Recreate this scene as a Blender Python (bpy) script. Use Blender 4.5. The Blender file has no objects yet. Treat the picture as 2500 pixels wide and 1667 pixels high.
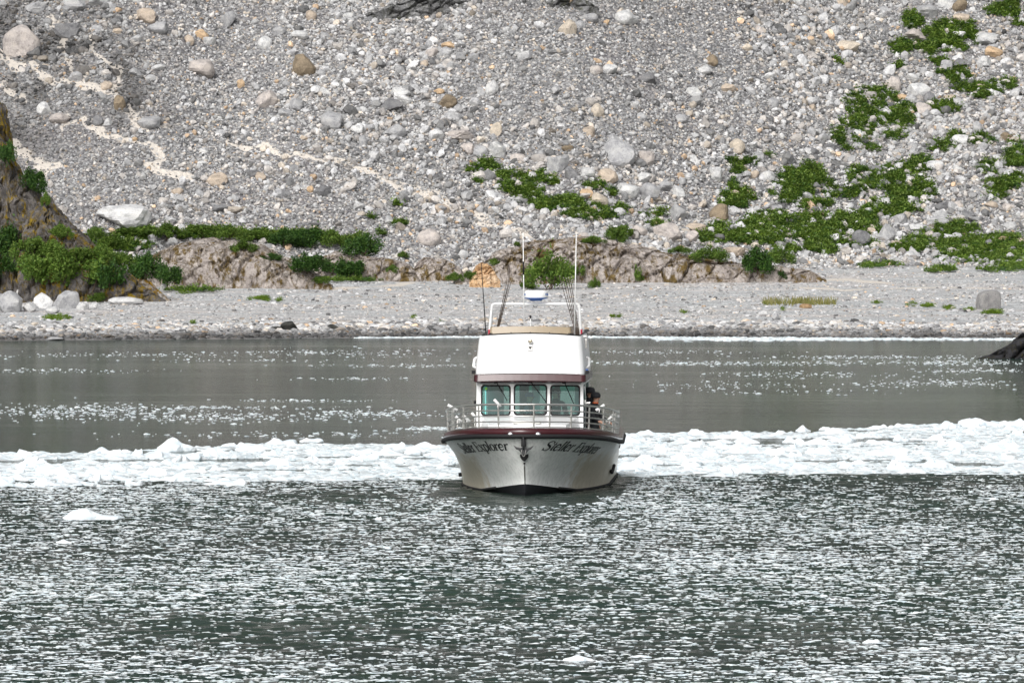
import bpy, bmesh, math, random
import numpy as np
from mathutils import Vector, Matrix, Euler

# ------------------------------------------------------------------ camera, sky, sun, exposure
scene = bpy.context.scene
col_main = scene.collection
F_PX, CAM_H, W_PX, H_PX, HORIZON = 15000.0, 6.7, 2500.0, 1667.0, 540.0
PITCH = math.atan((H_PX / 2 - HORIZON) / F_PX)

cam_data = bpy.data.cameras.new('camera')
cam_data.sensor_width = 36.0
cam_data.lens = F_PX / W_PX * 36.0
cam_data.clip_start = 1.0
cam_data.clip_end = 6000.0
cam = bpy.data.objects.new('camera', cam_data)
cam.location = (0, 0, CAM_H)
cam.rotation_euler = (math.pi / 2 - PITCH, 0, 0)
col_main.objects.link(cam)
scene.camera = cam

SUN_EL, SUN_AZ = math.radians(37), math.radians(198)     # azimuth measured from +Y clockwise: behind the camera, a little left
world = bpy.data.worlds.new('World')
scene.world = world
world.use_nodes = True
wn, wl = world.node_tree.nodes, world.node_tree.links
wn.clear()
w_out = wn.new('ShaderNodeOutputWorld')
w_bg = wn.new('ShaderNodeBackground')
w_sky = wn.new('ShaderNodeTexSky')
w_sky.sky_type = 'NISHITA'
w_sky.sun_disc = False
w_sky.sun_elevation = SUN_EL
w_sky.sun_rotation = SUN_AZ
w_sky.air_density = 1.0
w_sky.dust_density = 4.0
w_hsv = wn.new('ShaderNodeHueSaturation')          # cloud cover: the sky is nearly colourless
w_hsv.inputs['Saturation'].default_value = 0.2
w_bg.inputs['Strength'].default_value = 0.15
wl.new(w_sky.outputs[0], w_hsv.inputs['Color'])
wl.new(w_hsv.outputs[0], w_bg.inputs['Color'])
wl.new(w_bg.outputs[0], w_out.inputs['Surface'])

sun_data = bpy.data.lights.new('sun', 'SUN')
sun_data.energy = 1.5
sun_data.angle = math.radians(24)
sun_data.color = (1.0, 0.98, 0.96)
sun = bpy.data.objects.new('sun', sun_data)
sd = Vector((math.sin(SUN_AZ) * math.cos(SUN_EL), math.cos(SUN_AZ) * math.cos(SUN_EL), math.sin(SUN_EL)))
sun.rotation_euler = sd.to_track_quat('Z', 'Y').to_euler()
sun.location = (0, 100, 120)
col_main.objects.link(sun)

scene.view_settings.view_transform = 'Standard'
scene.view_settings.look = 'None'
scene.view_settings.exposure = 0.15
scene.view_settings.gamma = 1.0
scene.view_settings.use_curve_mapping = False
scene.cycles.max_bounces = 6
scene.cycles.transparent_max_bounces = 12
scene.cycles.caustics_reflective = False
scene.cycles.caustics_refractive = False

rng = np.random.default_rng(11)
random.seed(5)

# ------------------------------------------------------------------ helpers
def tag(o, label=None, cat=None, group=None, kind=None):
    if label: o['label'] = label
    if cat: o['category'] = cat
    if group: o['group'] = group
    if kind: o['kind'] = kind
    return o

def empty(name, loc=(0, 0, 0), rz=0.0):
    o = bpy.data.objects.new(name, None)
    o.empty_display_size = 0.2
    o.location = loc
    o.rotation_euler = (0, 0, rz)
    col_main.objects.link(o)
    return o

def link(name, mesh, mat=None, parent=None):
    o = bpy.data.objects.new(name, mesh)
    if mat is not None and len(mesh.materials) == 0:
        mesh.materials.append(mat)
    o.parent = parent
    col_main.objects.link(o)
    return o

def mesh_np(name, verts, faces, smooth=False):
    """verts (N,3); faces (M,3) or (M,4) int array"""
    verts = np.asarray(verts, dtype=np.float32); faces = np.asarray(faces, dtype=np.int32)
    me = bpy.data.meshes.new(name)
    k = faces.shape[1]
    me.vertices.add(len(verts)); me.vertices.foreach_set('co', verts.ravel())
    me.loops.add(faces.size); me.loops.foreach_set('vertex_index', faces.ravel())
    me.polygons.add(len(faces))
    me.polygons.foreach_set('loop_start', np.arange(0, faces.size, k, dtype=np.int32))
    me.update(calc_edges=True)
    me.polygons.foreach_set('use_smooth', np.full(len(faces), bool(smooth)))
    me.validate()
    return me

def add_attr(me, name, vals, typ='FLOAT'):
    a = me.attributes.new(name, typ, 'POINT')
    vals = np.asarray(vals, dtype=np.int32 if typ == 'INT' else np.float32)
    a.data.foreach_set({'FLOAT': 'value', 'INT': 'value', 'FLOAT_VECTOR': 'vector', 'FLOAT_COLOR': 'color'}[typ], vals.ravel())

def grid_faces(nr, nc):
    i = np.arange(nr - 1)[:, None] * nc + np.arange(nc - 1)[None, :]
    i = i.ravel()
    return np.stack([i, i + 1, i + 1 + nc, i + nc], 1)

def _hash(ix, iy, iz, seed):
    h = (ix.astype(np.int64) * 374761393 + iy.astype(np.int64) * 668265263 + iz.astype(np.int64) * 2147483647 + seed * 974634777) & 0xFFFFFFFF
    h = ((h ^ (h >> 13)) * 1274126177) & 0xFFFFFFFF
    h = h ^ (h >> 16)
    return (h & 0xFFFFFF) / float(0xFFFFFF)

def vnoise(p, seed=0):
    """value noise in -1..1, p (...,3)"""
    p = np.asarray(p, dtype=np.float64)
    i = np.floor(p).astype(np.int64); f = p - i
    f = f * f * (3 - 2 * f)
    r = 0
    for dx in (0, 1):
        wx = f[..., 0] if dx else 1 - f[..., 0]
        for dy in (0, 1):
            wy = f[..., 1] if dy else 1 - f[..., 1]
            for dz in (0, 1):
                wz = f[..., 2] if dz else 1 - f[..., 2]
                r = r + wx * wy * wz * _hash(i[..., 0] + dx, i[..., 1] + dy, i[..., 2] + dz, seed)
    return r * 2 - 1

def fbm(p, octaves=4, seed=0, gain=0.5):
    a, s, r = 1.0, 0.0, 0
    p = np.asarray(p, dtype=np.float64)
    for k in range(octaves):
        r = r + a * vnoise(p * (2.03 ** k) + 17.3 * k, seed + k)
        s += a; a *= gain
    return r / s

def p3(x, y, z=None):
    x = np.asarray(x, float); y = np.asarray(y, float)
    return np.stack([x, y, np.zeros_like(x) if z is None else z], -1)

def sstep(a, b, x):
    t = np.clip((np.asarray(x, float) - a) / (b - a), 0, 1)
    return t * t * (3 - 2 * t)

# pixel (of the 2500 x 1667 photograph) -> ray slopes per metre of Y
CP, SP = math.cos(PITCH), math.sin(PITCH)
def ray(px, py):
    px = np.asarray(px, float); py = np.asarray(py, float)
    v = py - H_PX / 2; u = px - W_PX / 2
    dy = F_PX * CP - v * SP
    dz = -F_PX * SP - v * CP
    return u / dy, dz / dy

def at(px, py, Y):
    a, b = ray(px, py)
    return Vector((float(a * Y), float(Y), float(CAM_H + b * Y)))

def on_water(px, py):
    a, b = ray(px, py)
    Y = -CAM_H / b
    return a * Y, Y

# ------------------------------------------------------------------ procedural materials
def new_mat(name):
    m = bpy.data.materials.new(name)
    m.use_nodes = True
    n, l = m.node_tree.nodes, m.node_tree.links
    return m, n, l, n['Principled BSDF']

def N(n, typ, **kw):
    o = n.new(typ)
    for k, v in kw.items():
        if k in o.inputs: o.inputs[k].default_value = v
        else: setattr(o, k, v)
    return o

def ramp(n, l, src, stops):
    r = n.new('ShaderNodeValToRGB')
    e = r.color_ramp.elements
    while len(e) < len(stops): e.new(0.5)
    for i, (p, c) in enumerate(stops):
        e[i].position = p
        e[i].color = (c, c, c, 1) if not isinstance(c, tuple) else (*c, 1)
    l.new(src, r.inputs[0])
    return r

def mix(n, l, fac, a, b, mode='MIX'):
    m = n.new('ShaderNodeMix'); m.data_type = 'RGBA'; m.blend_type = mode
    for sock, v in ((m.inputs[0], fac), (m.inputs[6], a), (m.inputs[7], b)):
        if isinstance(v, (int, float)): sock.default_value = v
        elif isinstance(v, tuple): sock.default_value = (*v, 1)
        else: l.new(v, sock)
    return m.outputs[2]

def coords(n, l, scale=(1, 1, 1), kind='Object'):
    tc = n.new('ShaderNodeTexCoord'); mp = n.new('ShaderNodeMapping')
    mp.inputs['Scale'].default_value = scale
    l.new(tc.outputs[kind], mp.inputs['Vector'])
    return mp.outputs[0]

def noise(n, l, vec, scale, detail=4.0, rough=0.55):
    t = N(n, 'ShaderNodeTexNoise', Scale=scale, Detail=detail, Roughness=rough)
    if vec is not None: l.new(vec, t.inputs['Vector'])
    return t.outputs[0]

def bump(n, l, h, b, strength=0.5, dist=0.05):
    k = N(n, 'ShaderNodeBump', Strength=strength, Distance=dist)
    l.new(h, k.inputs['Height']); l.new(k.outputs[0], b.inputs['Normal'])
    return k

def plain(name, c, rough=0.5, metal=0.0, var=0.12, vscale=6.0, bmp=0.0):
    m, n, l, b = new_mat(name)
    v = coords(n, l)
    t = noise(n, l, v, vscale)
    hi = tuple(min(1, x * (1 + var)) for x in c); lo = tuple(x * (1 - var) for x in c)
    l.new(mix(n, l, t, lo, hi), b.inputs['Base Color'])
    b.inputs['Roughness'].default_value = rough
    b.inputs['Metallic'].default_value = metal
    if bmp: bump(n, l, t, b, bmp, 0.01)
    return m

def rock_mat(name, source, wscale=1.0, dark=False):
    """source: 'instance' reads the scatter colour, 'object' the object colour"""
    m, n, l, b = new_mat(name)
    if source == 'instance':
        a = N(n, 'ShaderNodeAttribute', attribute_type='INSTANCER', attribute_name='col'); c = a.outputs['Color']
    else:
        a = n.new('ShaderNodeObjectInfo'); c = a.outputs['Color']
    g = n.new('ShaderNodeNewGeometry')
    v = coords(n, l, (wscale,) * 3) if source != 'instance' else g.outputs['Position']
    t1 = noise(n, l, v, 1.7, 6, 0.65); t2 = noise(n, l, v, 9.0, 5, 0.7)
    k = mix(n, l, ramp(n, l, t1, [(0.3, 0.62), (0.55, 1.0), (0.75, 1.22)]).outputs[0], c, c)
    m1 = mix(n, l, 1.0, c, ramp(n, l, t1, [(0.32, (0.6, 0.6, 0.62)), (0.5, (0.95, 0.95, 0.95)), (0.72, (1.12, 1.1, 1.06))]).outputs[0], 'MULTIPLY')
    m2 = mix(n, l, 1.0, m1, ramp(n, l, t2, [(0.3, 0.62), (0.48, 1.0), (0.7, 1.1)]).outputs[0], 'MULTIPLY')
    l.new(m2, b.inputs['Base Color'])
    b.inputs['Roughness'].default_value = 0.9
    b.inputs['Specular IOR Level'].default_value = 0.25
    bump(n, l, t2, b, 0.6, 0.06 if source == 'object' else 0.03)
    return m

M = {}
M['rock_inst'] = rock_mat('scatter_rock', 'instance')
M['rock'] = rock_mat('boulder_rock', 'object')

def ground_material():
    m, n, l, b = new_mat('scree_ground')
    g = n.new('ShaderNodeNewGeometry'); P = g.outputs['Position']
    vo = N(n, 'ShaderNodeTexVoronoi', Scale=4.2); l.new(P, vo.inputs['Vector'])
    vo2 = N(n, 'ShaderNodeTexVoronoi', Scale=9.5); l.new(P, vo2.inputs['Vector'])
    big = noise(n, l, P, 0.09, 5); mid = noise(n, l, P, 0.8, 5)
    mp = N(n, 'ShaderNodeMapping'); mp.inputs['Scale'].default_value = (0.035, 0.28, 0.28); l.new(P, mp.inputs['Vector'])
    band = noise(n, l, mp.outputs[0], 1.0, 4)
    hs = n.new('ShaderNodeSeparateColor'); l.new(vo.outputs['Color'], hs.inputs[0])
    stone = ramp(n, l, hs.outputs[0], [(0.0, (0.13, 0.13, 0.14)), (0.35, (0.27, 0.27, 0.275)), (0.75, (0.44, 0.44, 0.435)), (1.0, (0.54, 0.50, 0.46))]).outputs[0]
    dirt = mix(n, l, ramp(n, l, big, [(0.42, 0.0), (0.62, 1.0)]).outputs[0], (0.20, 0.20, 0.205), (0.19, 0.175, 0.18))
    c = mix(n, l, 0.5, stone, dirt)
    gap = ramp(n, l, vo.outputs['Distance'], [(0.0, 1.1), (0.45, 0.95), (0.75, 0.5)]).outputs[0]
    c = mix(n, l, 1.0, c, gap, 'MULTIPLY')
    # beach: finer, paler, in long bands of grey and pinkish gravel
    hs2 = n.new('ShaderNodeSeparateColor'); l.new(vo2.outputs['Color'], hs2.inputs[0])
    bc = mix(n, l, ramp(n, l, band, [(0.48, 0.0), (0.72, 1.0)]).outputs[0], (0.48, 0.487, 0.49), (0.55, 0.505, 0.48))
    bc = mix(n, l, 1.0, bc, ramp(n, l, hs2.outputs[0], [(0.0, 0.62), (0.4, 0.95), (1.0, 1.2)]).outputs[0], 'MULTIPLY')
    bc = mix(n, l, 1.0, bc, ramp(n, l, mid, [(0.35, 0.8), (0.6, 1.08)]).outputs[0], 'MULTIPLY')
    at_b = N(n, 'ShaderNodeAttribute', attribute_name='beach')
    c = mix(n, l, at_b.outputs['Fac'], c, bc)
    at_s = N(n, 'ShaderNodeAttribute', attribute_name='silt')
    st = noise(n, l, P, 3.4, 7, 0.8)
    sm = n.new('ShaderNodeMath'); sm.operation = 'ADD'; l.new(at_s.outputs['Fac'], sm.inputs[0]); l.new(st, sm.inputs[1])
    sf = ramp(n, l, sm.outputs[0], [(0.86, 0.0), (1.0, 1.0)]).outputs[0]
    c = mix(n, l, sf, c, (0.62, 0.57, 0.51))
    at_w = N(n, 'ShaderNodeAttribute', attribute_name='wet')
    wm = n.new('ShaderNodeMath'); wm.operation = 'MULTIPLY_ADD'; wm.inputs[1].default_value = 1.3; wm.inputs[2].default_value = -0.3
    l.new(at_w.outputs['Fac'], wm.inputs[0])
    wf = n.new('ShaderNodeMath'); wf.operation = 'MULTIPLY'; wf.use_clamp = True; l.new(at_w.outputs['Fac'], wf.inputs[0]); wf.inputs[1].default_value = 0.75
    c = mix(n, l, wf.outputs[0], c, (0.06, 0.055, 0.05))
    l.new(c, b.inputs['Base Color'])
    b.inputs['Roughness'].default_value = 0.92
    b.inputs['Specular IOR Level'].default_value = 0.2
    hsum = n.new('ShaderNodeMath'); hsum.operation = 'ADD'
    l.new(vo.outputs['Distance'], hsum.inputs[0]); l.new(mid, hsum.inputs[1])
    k = bump(n, l, hsum.outputs[0], b, 0.8, 0.12); k.invert = True
    return m
M['ground'] = ground_material()

def outcrop_mat(name, rock_a, rock_b, moss_a, moss_b, moss_lo, moss_hi):
    m, n, l, b = new_mat(name)
    g = n.new('ShaderNodeNewGeometry'); P = g.outputs['Position']
    t1 = noise(n, l, P, 0.8, 7, 0.65); t2 = noise(n, l, P, 4.5, 7, 0.72); t3 = noise(n, l, P, 0.28, 5, 0.6)
    mp = N(n, 'ShaderNodeMapping'); mp.inputs['Scale'].default_value = (1.3, 0.9, 0.55); mp.inputs['Rotation'].default_value = (0.2, 0.75, 0.3); l.new(P, mp.inputs['Vector'])
    crn = noise(n, l, mp.outputs[0], 0.9, 6, 0.6)
    ab = n.new('ShaderNodeMath'); ab.operation = 'SUBTRACT'; ab.inputs[1].default_value = 0.5; l.new(crn, ab.inputs[0])
    ac = n.new('ShaderNodeMath'); ac.operation = 'ABSOLUTE'; l.new(ab.outputs[0], ac.inputs[0])
    crack = ramp(n, l, ac.outputs[0], [(0.0, 1.0), (0.012, 0.7), (0.03, 0.0)]).outputs[0]
    c = mix(n, l, ramp(n, l, t1, [(0.35, 0.0), (0.65, 1.0)]).outputs[0], rock_a, rock_b)
    c = mix(n, l, 1.0, c, ramp(n, l, t2, [(0.34, 0.28), (0.44, 0.88), (0.55, 1.05), (0.7, 1.2)]).outputs[0], 'MULTIPLY')
    mossn = noise(n, l, mp.outputs[0], 1.6, 8, 0.72)
    ms_ = n.new('ShaderNodeMath'); ms_.operation = 'MULTIPLY_ADD'; ms_.inputs[1].default_value = 0.45; l.new(t3, ms_.inputs[0]); l.new(mossn, ms_.inputs[2])
    mf = ramp(n, l, ms_.outputs[0], [(moss_lo + 0.22, 0.0), (moss_hi + 0.22, 1.0)]).outputs[0]
    mx = n.new('ShaderNodeMath'); mx.operation = 'MAXIMUM'; l.new(mf, mx.inputs[0])
    ck = n.new('ShaderNodeMath'); ck.operation = 'MULTIPLY'; l.new(crack, ck.inputs[0]); ck.inputs[1].default_value = 0.42; l.new(ck.outputs[0], mx.inputs[1])
    mc = mix(n, l, ramp(n, l, t2, [(0.35, 0.0), (0.62, 1.0)]).outputs[0], moss_a, moss_b)
    c = mix(n, l, mx.outputs[0], c, mc)
    l.new(c, b.inputs['Base Color'])
    b.inputs['Roughness'].default_value = 0.93
    b.inputs['Specular IOR Level'].default_value = 0.2
    hs = n.new('ShaderNodeMath'); hs.operation = 'SUBTRACT'; l.new(t2, hs.inputs[0]); l.new(ck.outputs[0], hs.inputs[1])
    bump(n, l, hs.outputs[0], b, 1.0, 0.16)
    return m
M['outcrop_pink'] = outcrop_mat('pink_outcrop', (0.30, 0.262, 0.24), (0.50, 0.45, 0.415), (0.09, 0.063, 0.025), (0.18, 0.125, 0.045), 0.50, 0.60)
M['outcrop_mossy'] = outcrop_mat('mossy_outcrop', (0.055, 0.05, 0.047), (0.19, 0.175, 0.165), (0.13, 0.085, 0.012), (0.26, 0.18, 0.02), 0.51, 0.58)
M['outcrop_grey'] = outcrop_mat('grey_ledge_rock', (0.07, 0.07, 0.072), (0.30, 0.30, 0.30), (0.05, 0.06, 0.025), (0.09, 0.09, 0.05), 0.60, 0.70)
M['outcrop_yellow'] = outcrop_mat('yellow_moss_outcrop', (0.30, 0.28, 0.26), (0.45, 0.42, 0.40), (0.20, 0.11, 0.012), (0.32, 0.20, 0.02), 0.42, 0.5)
M['outcrop_dark'] = outcrop_mat('wet_dark_rock', (0.025, 0.025, 0.028), (0.06, 0.06, 0.065), (0.03, 0.03, 0.012), (0.06, 0.05, 0.015), 0.6, 0.7)
M['orange_rock'] = outcrop_mat('orange_rock', (0.60, 0.36, 0.17), (0.72, 0.56, 0.40), (0.35, 0.13, 0.04), (0.5, 0.26, 0.08), 0.62, 0.7)

def leaf_mat(name, a, bcol, c):
    m, n, l, b = new_mat(name)
    g = n.new('ShaderNodeNewGeometry')
    t = noise(n, l, g.outputs['Position'], 1.1, 3)
    rn = ramp(n, l, g.outputs['Random Per Island'], [(0.0, a), (0.55, bcol), (1.0, c)]).outputs[0]
    cc = mix(n, l, 1.0, rn, ramp(n, l, t, [(0.3, 0.65), (0.65, 1.2)]).outputs[0], 'MULTIPLY')
    l.new(cc, b.inputs['Base Color'])
    b.inputs['Roughness'].default_value = 0.6
    b.inputs['Specular IOR Level'].default_value = 0.3
    tr = n.new('ShaderNodeBsdfTranslucent'); l.new(cc, tr.inputs['Color'])
    ms = n.new('ShaderNodeMixShader'); ms.inputs[0].default_value = 0.25
    l.new(b.outputs[0], ms.inputs[1]); l.new(tr.outputs[0], ms.inputs[2])
    l.new(ms.outputs[0], n['Material Output'].inputs['Surface'])
    return m
M['leaf'] = leaf_mat('shrub_leaf', (0.05, 0.105, 0.014), (0.10, 0.18, 0.022), (0.18, 0.26, 0.05))
M['leaf_dark'] = leaf_mat('dark_shrub_leaf', (0.020, 0.058, 0.012), (0.042, 0.105, 0.016), (0.085, 0.165, 0.028))
M['leaf_bright'] = leaf_mat('bright_cover_leaf', (0.08, 0.155, 0.010), (0.14, 0.23, 0.016), (0.21, 0.30, 0.04))
M['grass_dry'] = leaf_mat('yellow_grass_blade', (0.14, 0.15, 0.03), (0.2, 0.2, 0.05), (0.3, 0.26, 0.12))
M['stem'] = plain('shrub_stem', (0.09, 0.065, 0.045), 0.85)

def ice_mat(name, c, source):
    m, n, l, b = new_mat(name)
    g = n.new('ShaderNodeNewGeometry')
    t = noise(n, l, g.outputs['Position'], 3.0, 5)
    cc = mix(n, l, ramp(n, l, t, [(0.35, 0.0), (0.6, 1.0)]).outputs[0], (c[0] * 0.80, c[1] * 0.88, c[2] * 0.93), c)
    if source == 'instance':
        a = N(n, 'ShaderNodeAttribute', attribute_type='INSTANCER', attribute_name='col')
        cc = mix(n, l, 1.0, cc, a.outputs['Color'], 'MULTIPLY')
    l.new(cc, b.inputs['Base Color'])
    b.inputs['Roughness'].default_value = 0.45
    bump(n, l, noise(n, l, g.outputs['Position'], 9.0, 5), b, 0.6, 0.05)
    return m
M['ice'] = ice_mat('floe_ice', (0.84, 0.87, 0.885), 'object')
M['ice_inst'] = ice_mat('brash_ice', (0.84, 0.88, 0.89), 'instance')

def water_material():
    m, n, l, b = new_mat('fjord_water')
    g = n.new('ShaderNodeNewGeometry'); P = g.outputs['Position']
    mp = N(n, 'ShaderNodeMapping'); mp.inputs['Scale'].default_value = (0.012, 0.05, 1.0); l.new(P, mp.inputs['Vector'])
    big = noise(n, l, mp.outputs[0], 1.0, 5)
    l.new(mix(n, l, ramp(n, l, big, [(0.4, 0.0), (0.6, 1.0)]).outputs[0], (0.009, 0.030, 0.021), (0.020, 0.030, 0.025)), b.inputs['Base Color'])
    b.inputs['Roughness'].default_value = 0.10
    b.inputs['IOR'].default_value = 1.33
    mp2 = N(n, 'ShaderNodeMapping'); mp2.inputs['Scale'].default_value = (0.55, 1.0, 1.0); l.new(P, mp2.inputs['Vector'])
    h = noise(n, l, mp2.outputs[0], 3.2, 4, 0.65)
    mp3 = N(n, 'ShaderNodeMapping'); mp3.inputs['Scale'].default_value = (0.10, 0.30, 1.0); l.new(P, mp3.inputs['Vector'])
    h2 = noise(n, l, mp3.outputs[0], 1.6, 5, 0.62)
    hm = n.new('ShaderNodeMath'); hm.operation = 'MULTIPLY_ADD'; hm.inputs[1].default_value = 1.6; l.new(h2, hm.inputs[0]); l.new(h, hm.inputs[2])
    k = bump(n, l, hm.outputs[0], b, 1.0, 0.17)
    mp4 = N(n, 'ShaderNodeMapping'); mp4.inputs['Scale'].default_value = (0.03, 0.16, 1.0); l.new(P, mp4.inputs['Vector'])
    md_ = noise(n, l, mp4.outputs[0], 1.0, 6, 0.7)
    bs = n.new('ShaderNodeMath'); bs.operation = 'ADD'; l.new(big, bs.inputs[0]); l.new(md_, bs.inputs[1])
    l.new(ramp(n, l, bs.outputs[0], [(0.80, 0.25), (0.98, 0.75), (1.0, 1.0)]).outputs[0], k.inputs['Strength'])
    return m
M['water'] = water_material()

# ------------------------------------------------------------------ terrain: beach, scree slope, mountain
def shore_Y(X):
    return np.interp(X, [-120, -29, -15, 0, 14, 29, 120], [335, 344, 350, 356, 353, 349.5, 345]) + 0.8 * vnoise(p3(np.asarray(X, float) * 0.12, np.zeros_like(np.asarray(X, float)) + 3.3), 4)

def toe_Y(X):
    return np.interp(X, [-120, -30, -10, 5, 18, 30, 120], [430, 436, 440, 441, 452, 462, 466])

def terrain_exact(X, Y):
    X = np.asarray(X, float); Y = np.asarray(Y, float)
    ys = shore_Y(X); ty = toe_Y(X)
    u = Y - ys
    f = np.clip(u / np.maximum(ty - ys, 1), 0, 1)
    zt = np.interp(X, [-30, 0, 30], [2.5, 2.7, 3.5])
    beach = np.where(u < 0, u * 0.10, np.interp(u, [0, 4, 10], [0, 0.42, 0.62]) + (zt - 0.62) * np.clip((u - 10) / np.maximum(ty - ys - 10, 1), 0, 1) ** 1.15)
    v = np.maximum(Y - ty, 0)
    slope = np.interp(X, [-40, -10, 10, 40], [0.64, 0.60, 0.60, 0.57])
    talus = slope * (v - 8 * (1 - np.exp(-v / 8)) * 0.75)
    und = fbm(p3(X * 0.07, Y * 0.05), 3, 21) * 1.6 * sstep(2, 18, v)
    gully = -0.9 * np.exp(-((X - (-20 + (Y - 455) * -0.1)) / 3.5) ** 2) * sstep(4, 20, v)
    fine = fbm(p3(X * 0.5, Y * 0.5), 3, 5) * (0.10 + 0.28 * sstep(0, 8, v)) * sstep(-1, 6, u) \
        + 0.10 * fbm(p3(X * 0.06, Y * 0.45), 3, 9) * sstep(4, 12, u)
    return beach + talus + und + gully + fine

class Table:
    """bilinear look-up of a ground function"""
    def __init__(s, fn, x0, x1, y0, y1, d):
        s.x0, s.y0, s.d = x0, y0, d
        gx = np.arange(x0, x1 + d, d); gy = np.arange(y0, y1 + d, d)
        A, B_ = np.meshgrid(gx, gy); s.t = fn(A, B_)
    def __call__(s, X, Y):
        u = np.clip((np.asarray(X, float) - s.x0) / s.d, 0, s.t.shape[1] - 1.001); v = np.clip((np.asarray(Y, float) - s.y0) / s.d, 0, s.t.shape[0] - 1.001)
        i = u.astype(int); j = v.astype(int); fu = u - i; fv = v - j
        return (s.t[j, i] * (1 - fu) + s.t[j, i + 1] * fu) * (1 - fv) + (s.t[j + 1, i] * (1 - fu) + s.t[j + 1, i + 1] * fu) * fv
_tab = Table(terrain_exact, -64.0, 64.0, 316.0, 600.0, 0.3)
def terrain(X, Y): return _tab(X, Y)

def hit(px, py, y0=338.0, y1=598.0, n=900):
    """where the pixel's ray first meets the ground -> X, Y, Z arrays"""
    px = np.atleast_1d(np.asarray(px, float)); py = np.atleast_1d(np.asarray(py, float))
    oX, oY, oZ = [], [], []
    Ys = np.linspace(y0, y1, n)
    for s in range(0, len(px), 400):
        a, b = ray(px[s:s + 400], py[s:s + 400])
        XX = a[:, None] * Ys[None]; ZZ = CAM_H + b[:, None] * Ys[None]
        T = terrain(XX, np.broadcast_to(Ys, XX.shape))
        under = ZZ <= T
        k = np.where(under.any(1), under.argmax(1), n - 1)
        k0 = np.maximum(k - 1, 0); i = np.arange(len(k))
        d0 = ZZ[i, k0] - T[i, k0]; d1 = ZZ[i, k] - T[i, k]
        w = np.clip(d0 / np.where(np.abs(d0 - d1) < 1e-9, 1, d0 - d1), 0, 1)
        Y = Ys[k0] * (1 - w) + Ys[k] * w
        oX.append(a * Y); oY.append(Y); oZ.append(CAM_H + b * Y)
    return np.concatenate(oX), np.concatenate(oY), np.concatenate(oZ)

# pale silt washed down by small streams: polylines in photograph pixels (x, y, half width in metres)
SILT = [
    [(120, 55, .5), (165, 80, .55), (155, 110, .5), (165, 150, .35), (180, 175, .3), (215, 200, .4), (270, 225, .5), (300, 250, .6), (320, 280, .55), (335, 305, .5), (420, 315, .3)],
    [(-60, 110, .7), (0, 135, .5), (60, 155, .45), (110, 180, .4), (170, 205, .3), (230, 215, .4)],
    [(225, 75, .3), (225, 120, .3), (255, 150, .3), (290, 175, .4), (285, 210, .35)],
    [(-60, 180, .6), (0, 210, .4), (50, 235, .55), (65, 255, .3)],
    [(165, 275, .25), (150, 310, .3), (200, 285, .4), (240, 320, .45), (300, 335, .3), (360, 355, .25), (395, 375, .3), (380, 400, .5), (360, 410, .3), (440, 425, .5), (470, 440, .4)],
    [(20, 345, .55), (60, 380, .6), (110, 410, .55), (150, 400, .35), (100, 430, .4)],
    [(560, 345, .2), (640, 360, .25), (720, 380, .3), (800, 390, .35), (880, 410, .3), (920, 425, .45), (965, 450, .55), (1020, 470, .65), (1075, 480, .5), (1090, 500, .35), (1150, 515, .55), (1185, 530, .6), (1165, 540, .4), (1220, 555, .35), (1290, 575, .3)],
    [(1380, 545, .25), (1420, 560, .35), (1405, 575, .3)],
    [(1950, 690, 1.0), (2060, 682, 1.6), (2150, 690, 1.2)],
    [(820, 705, 1.4), (930, 700, 1.3), (1000, 690, .9)],
    [(1960, 702, .9), (2060, 708, 1.0), (2250, 702, .7), (2400, 705, .7)],
]
silt_seg = []
for line in SILT:
    a = np.array(line, float)
    X, Y, Z = hit(a[:, 0], a[:, 1])
    silt_seg.append(np.stack([X, Y, a[:, 2] * 1.15], 1))

def silt_exact(X, Y):
    X = np.asarray(X, float); Y = np.asarray(Y, float)
    wob = 0.5 * fbm(p3(X * 1.1, Y * 1.1), 3, 31); wob2 = 0.5 * vnoise(p3(X * 1.3, Y * 1.3), 37)
    best = np.full(X.shape, -9.0)
    for s in silt_seg:
        for p, q in zip(s[:-1], s[1:]):
            d = q[:2] - p[:2]; L = (d ** 2).sum() + 1e-9
            t = np.clip(((X + wob - p[0]) * d[0] + (Y + wob2 - p[1]) * d[1]) / L, 0, 1)
            dist = np.hypot(X + wob - p[0] - t * d[0], (Y + wob2 - p[1] - t * d[1]) * 0.6)
            best = np.maximum(best, 1 - dist / (p[2] + (q[2] - p[2]) * t))
    return np.clip(best, 0, 1)

_stab = Table(silt_exact, -42.0, 42.0, 380.0, 512.0, 0.2)
def silt_at(X, Y): return _stab(X, Y)

def wet_at(X, Y):
    """the band of wet stones at the water's edge and the wet ground beside the upper left streams"""
    X = np.asarray(X, float); Y = np.asarray(Y, float)
    u = Y - shore_Y(X) + 1.2 * vnoise(p3(X * 0.5, Y * 0.5), 8)
    return np.clip(1 - (u - 1.0) / 4.0, 0, 1) * 0.9

_wx, _wy, _ = hit([60, 170, 260, 330, 120, 40], [60, 110, 170, 250, 200, 330])
def gully_wet(X, Y):
    r = np.zeros(np.shape(X))
    for cx, cy, s in zip(_wx, _wy, [4.4, 4.8, 4.4, 3.4, 4.0, 3.2]):
        r = np.maximum(r, np.exp(-(((X - cx) / s) ** 2 + ((Y - cy) / (s * 1.0)) ** 2)))
    return r * (0.35 + 0.65 * (vnoise(p3(np.asarray(X) * 0.7, np.asarray(Y) * 0.7), 77) > -0.1))

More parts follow.
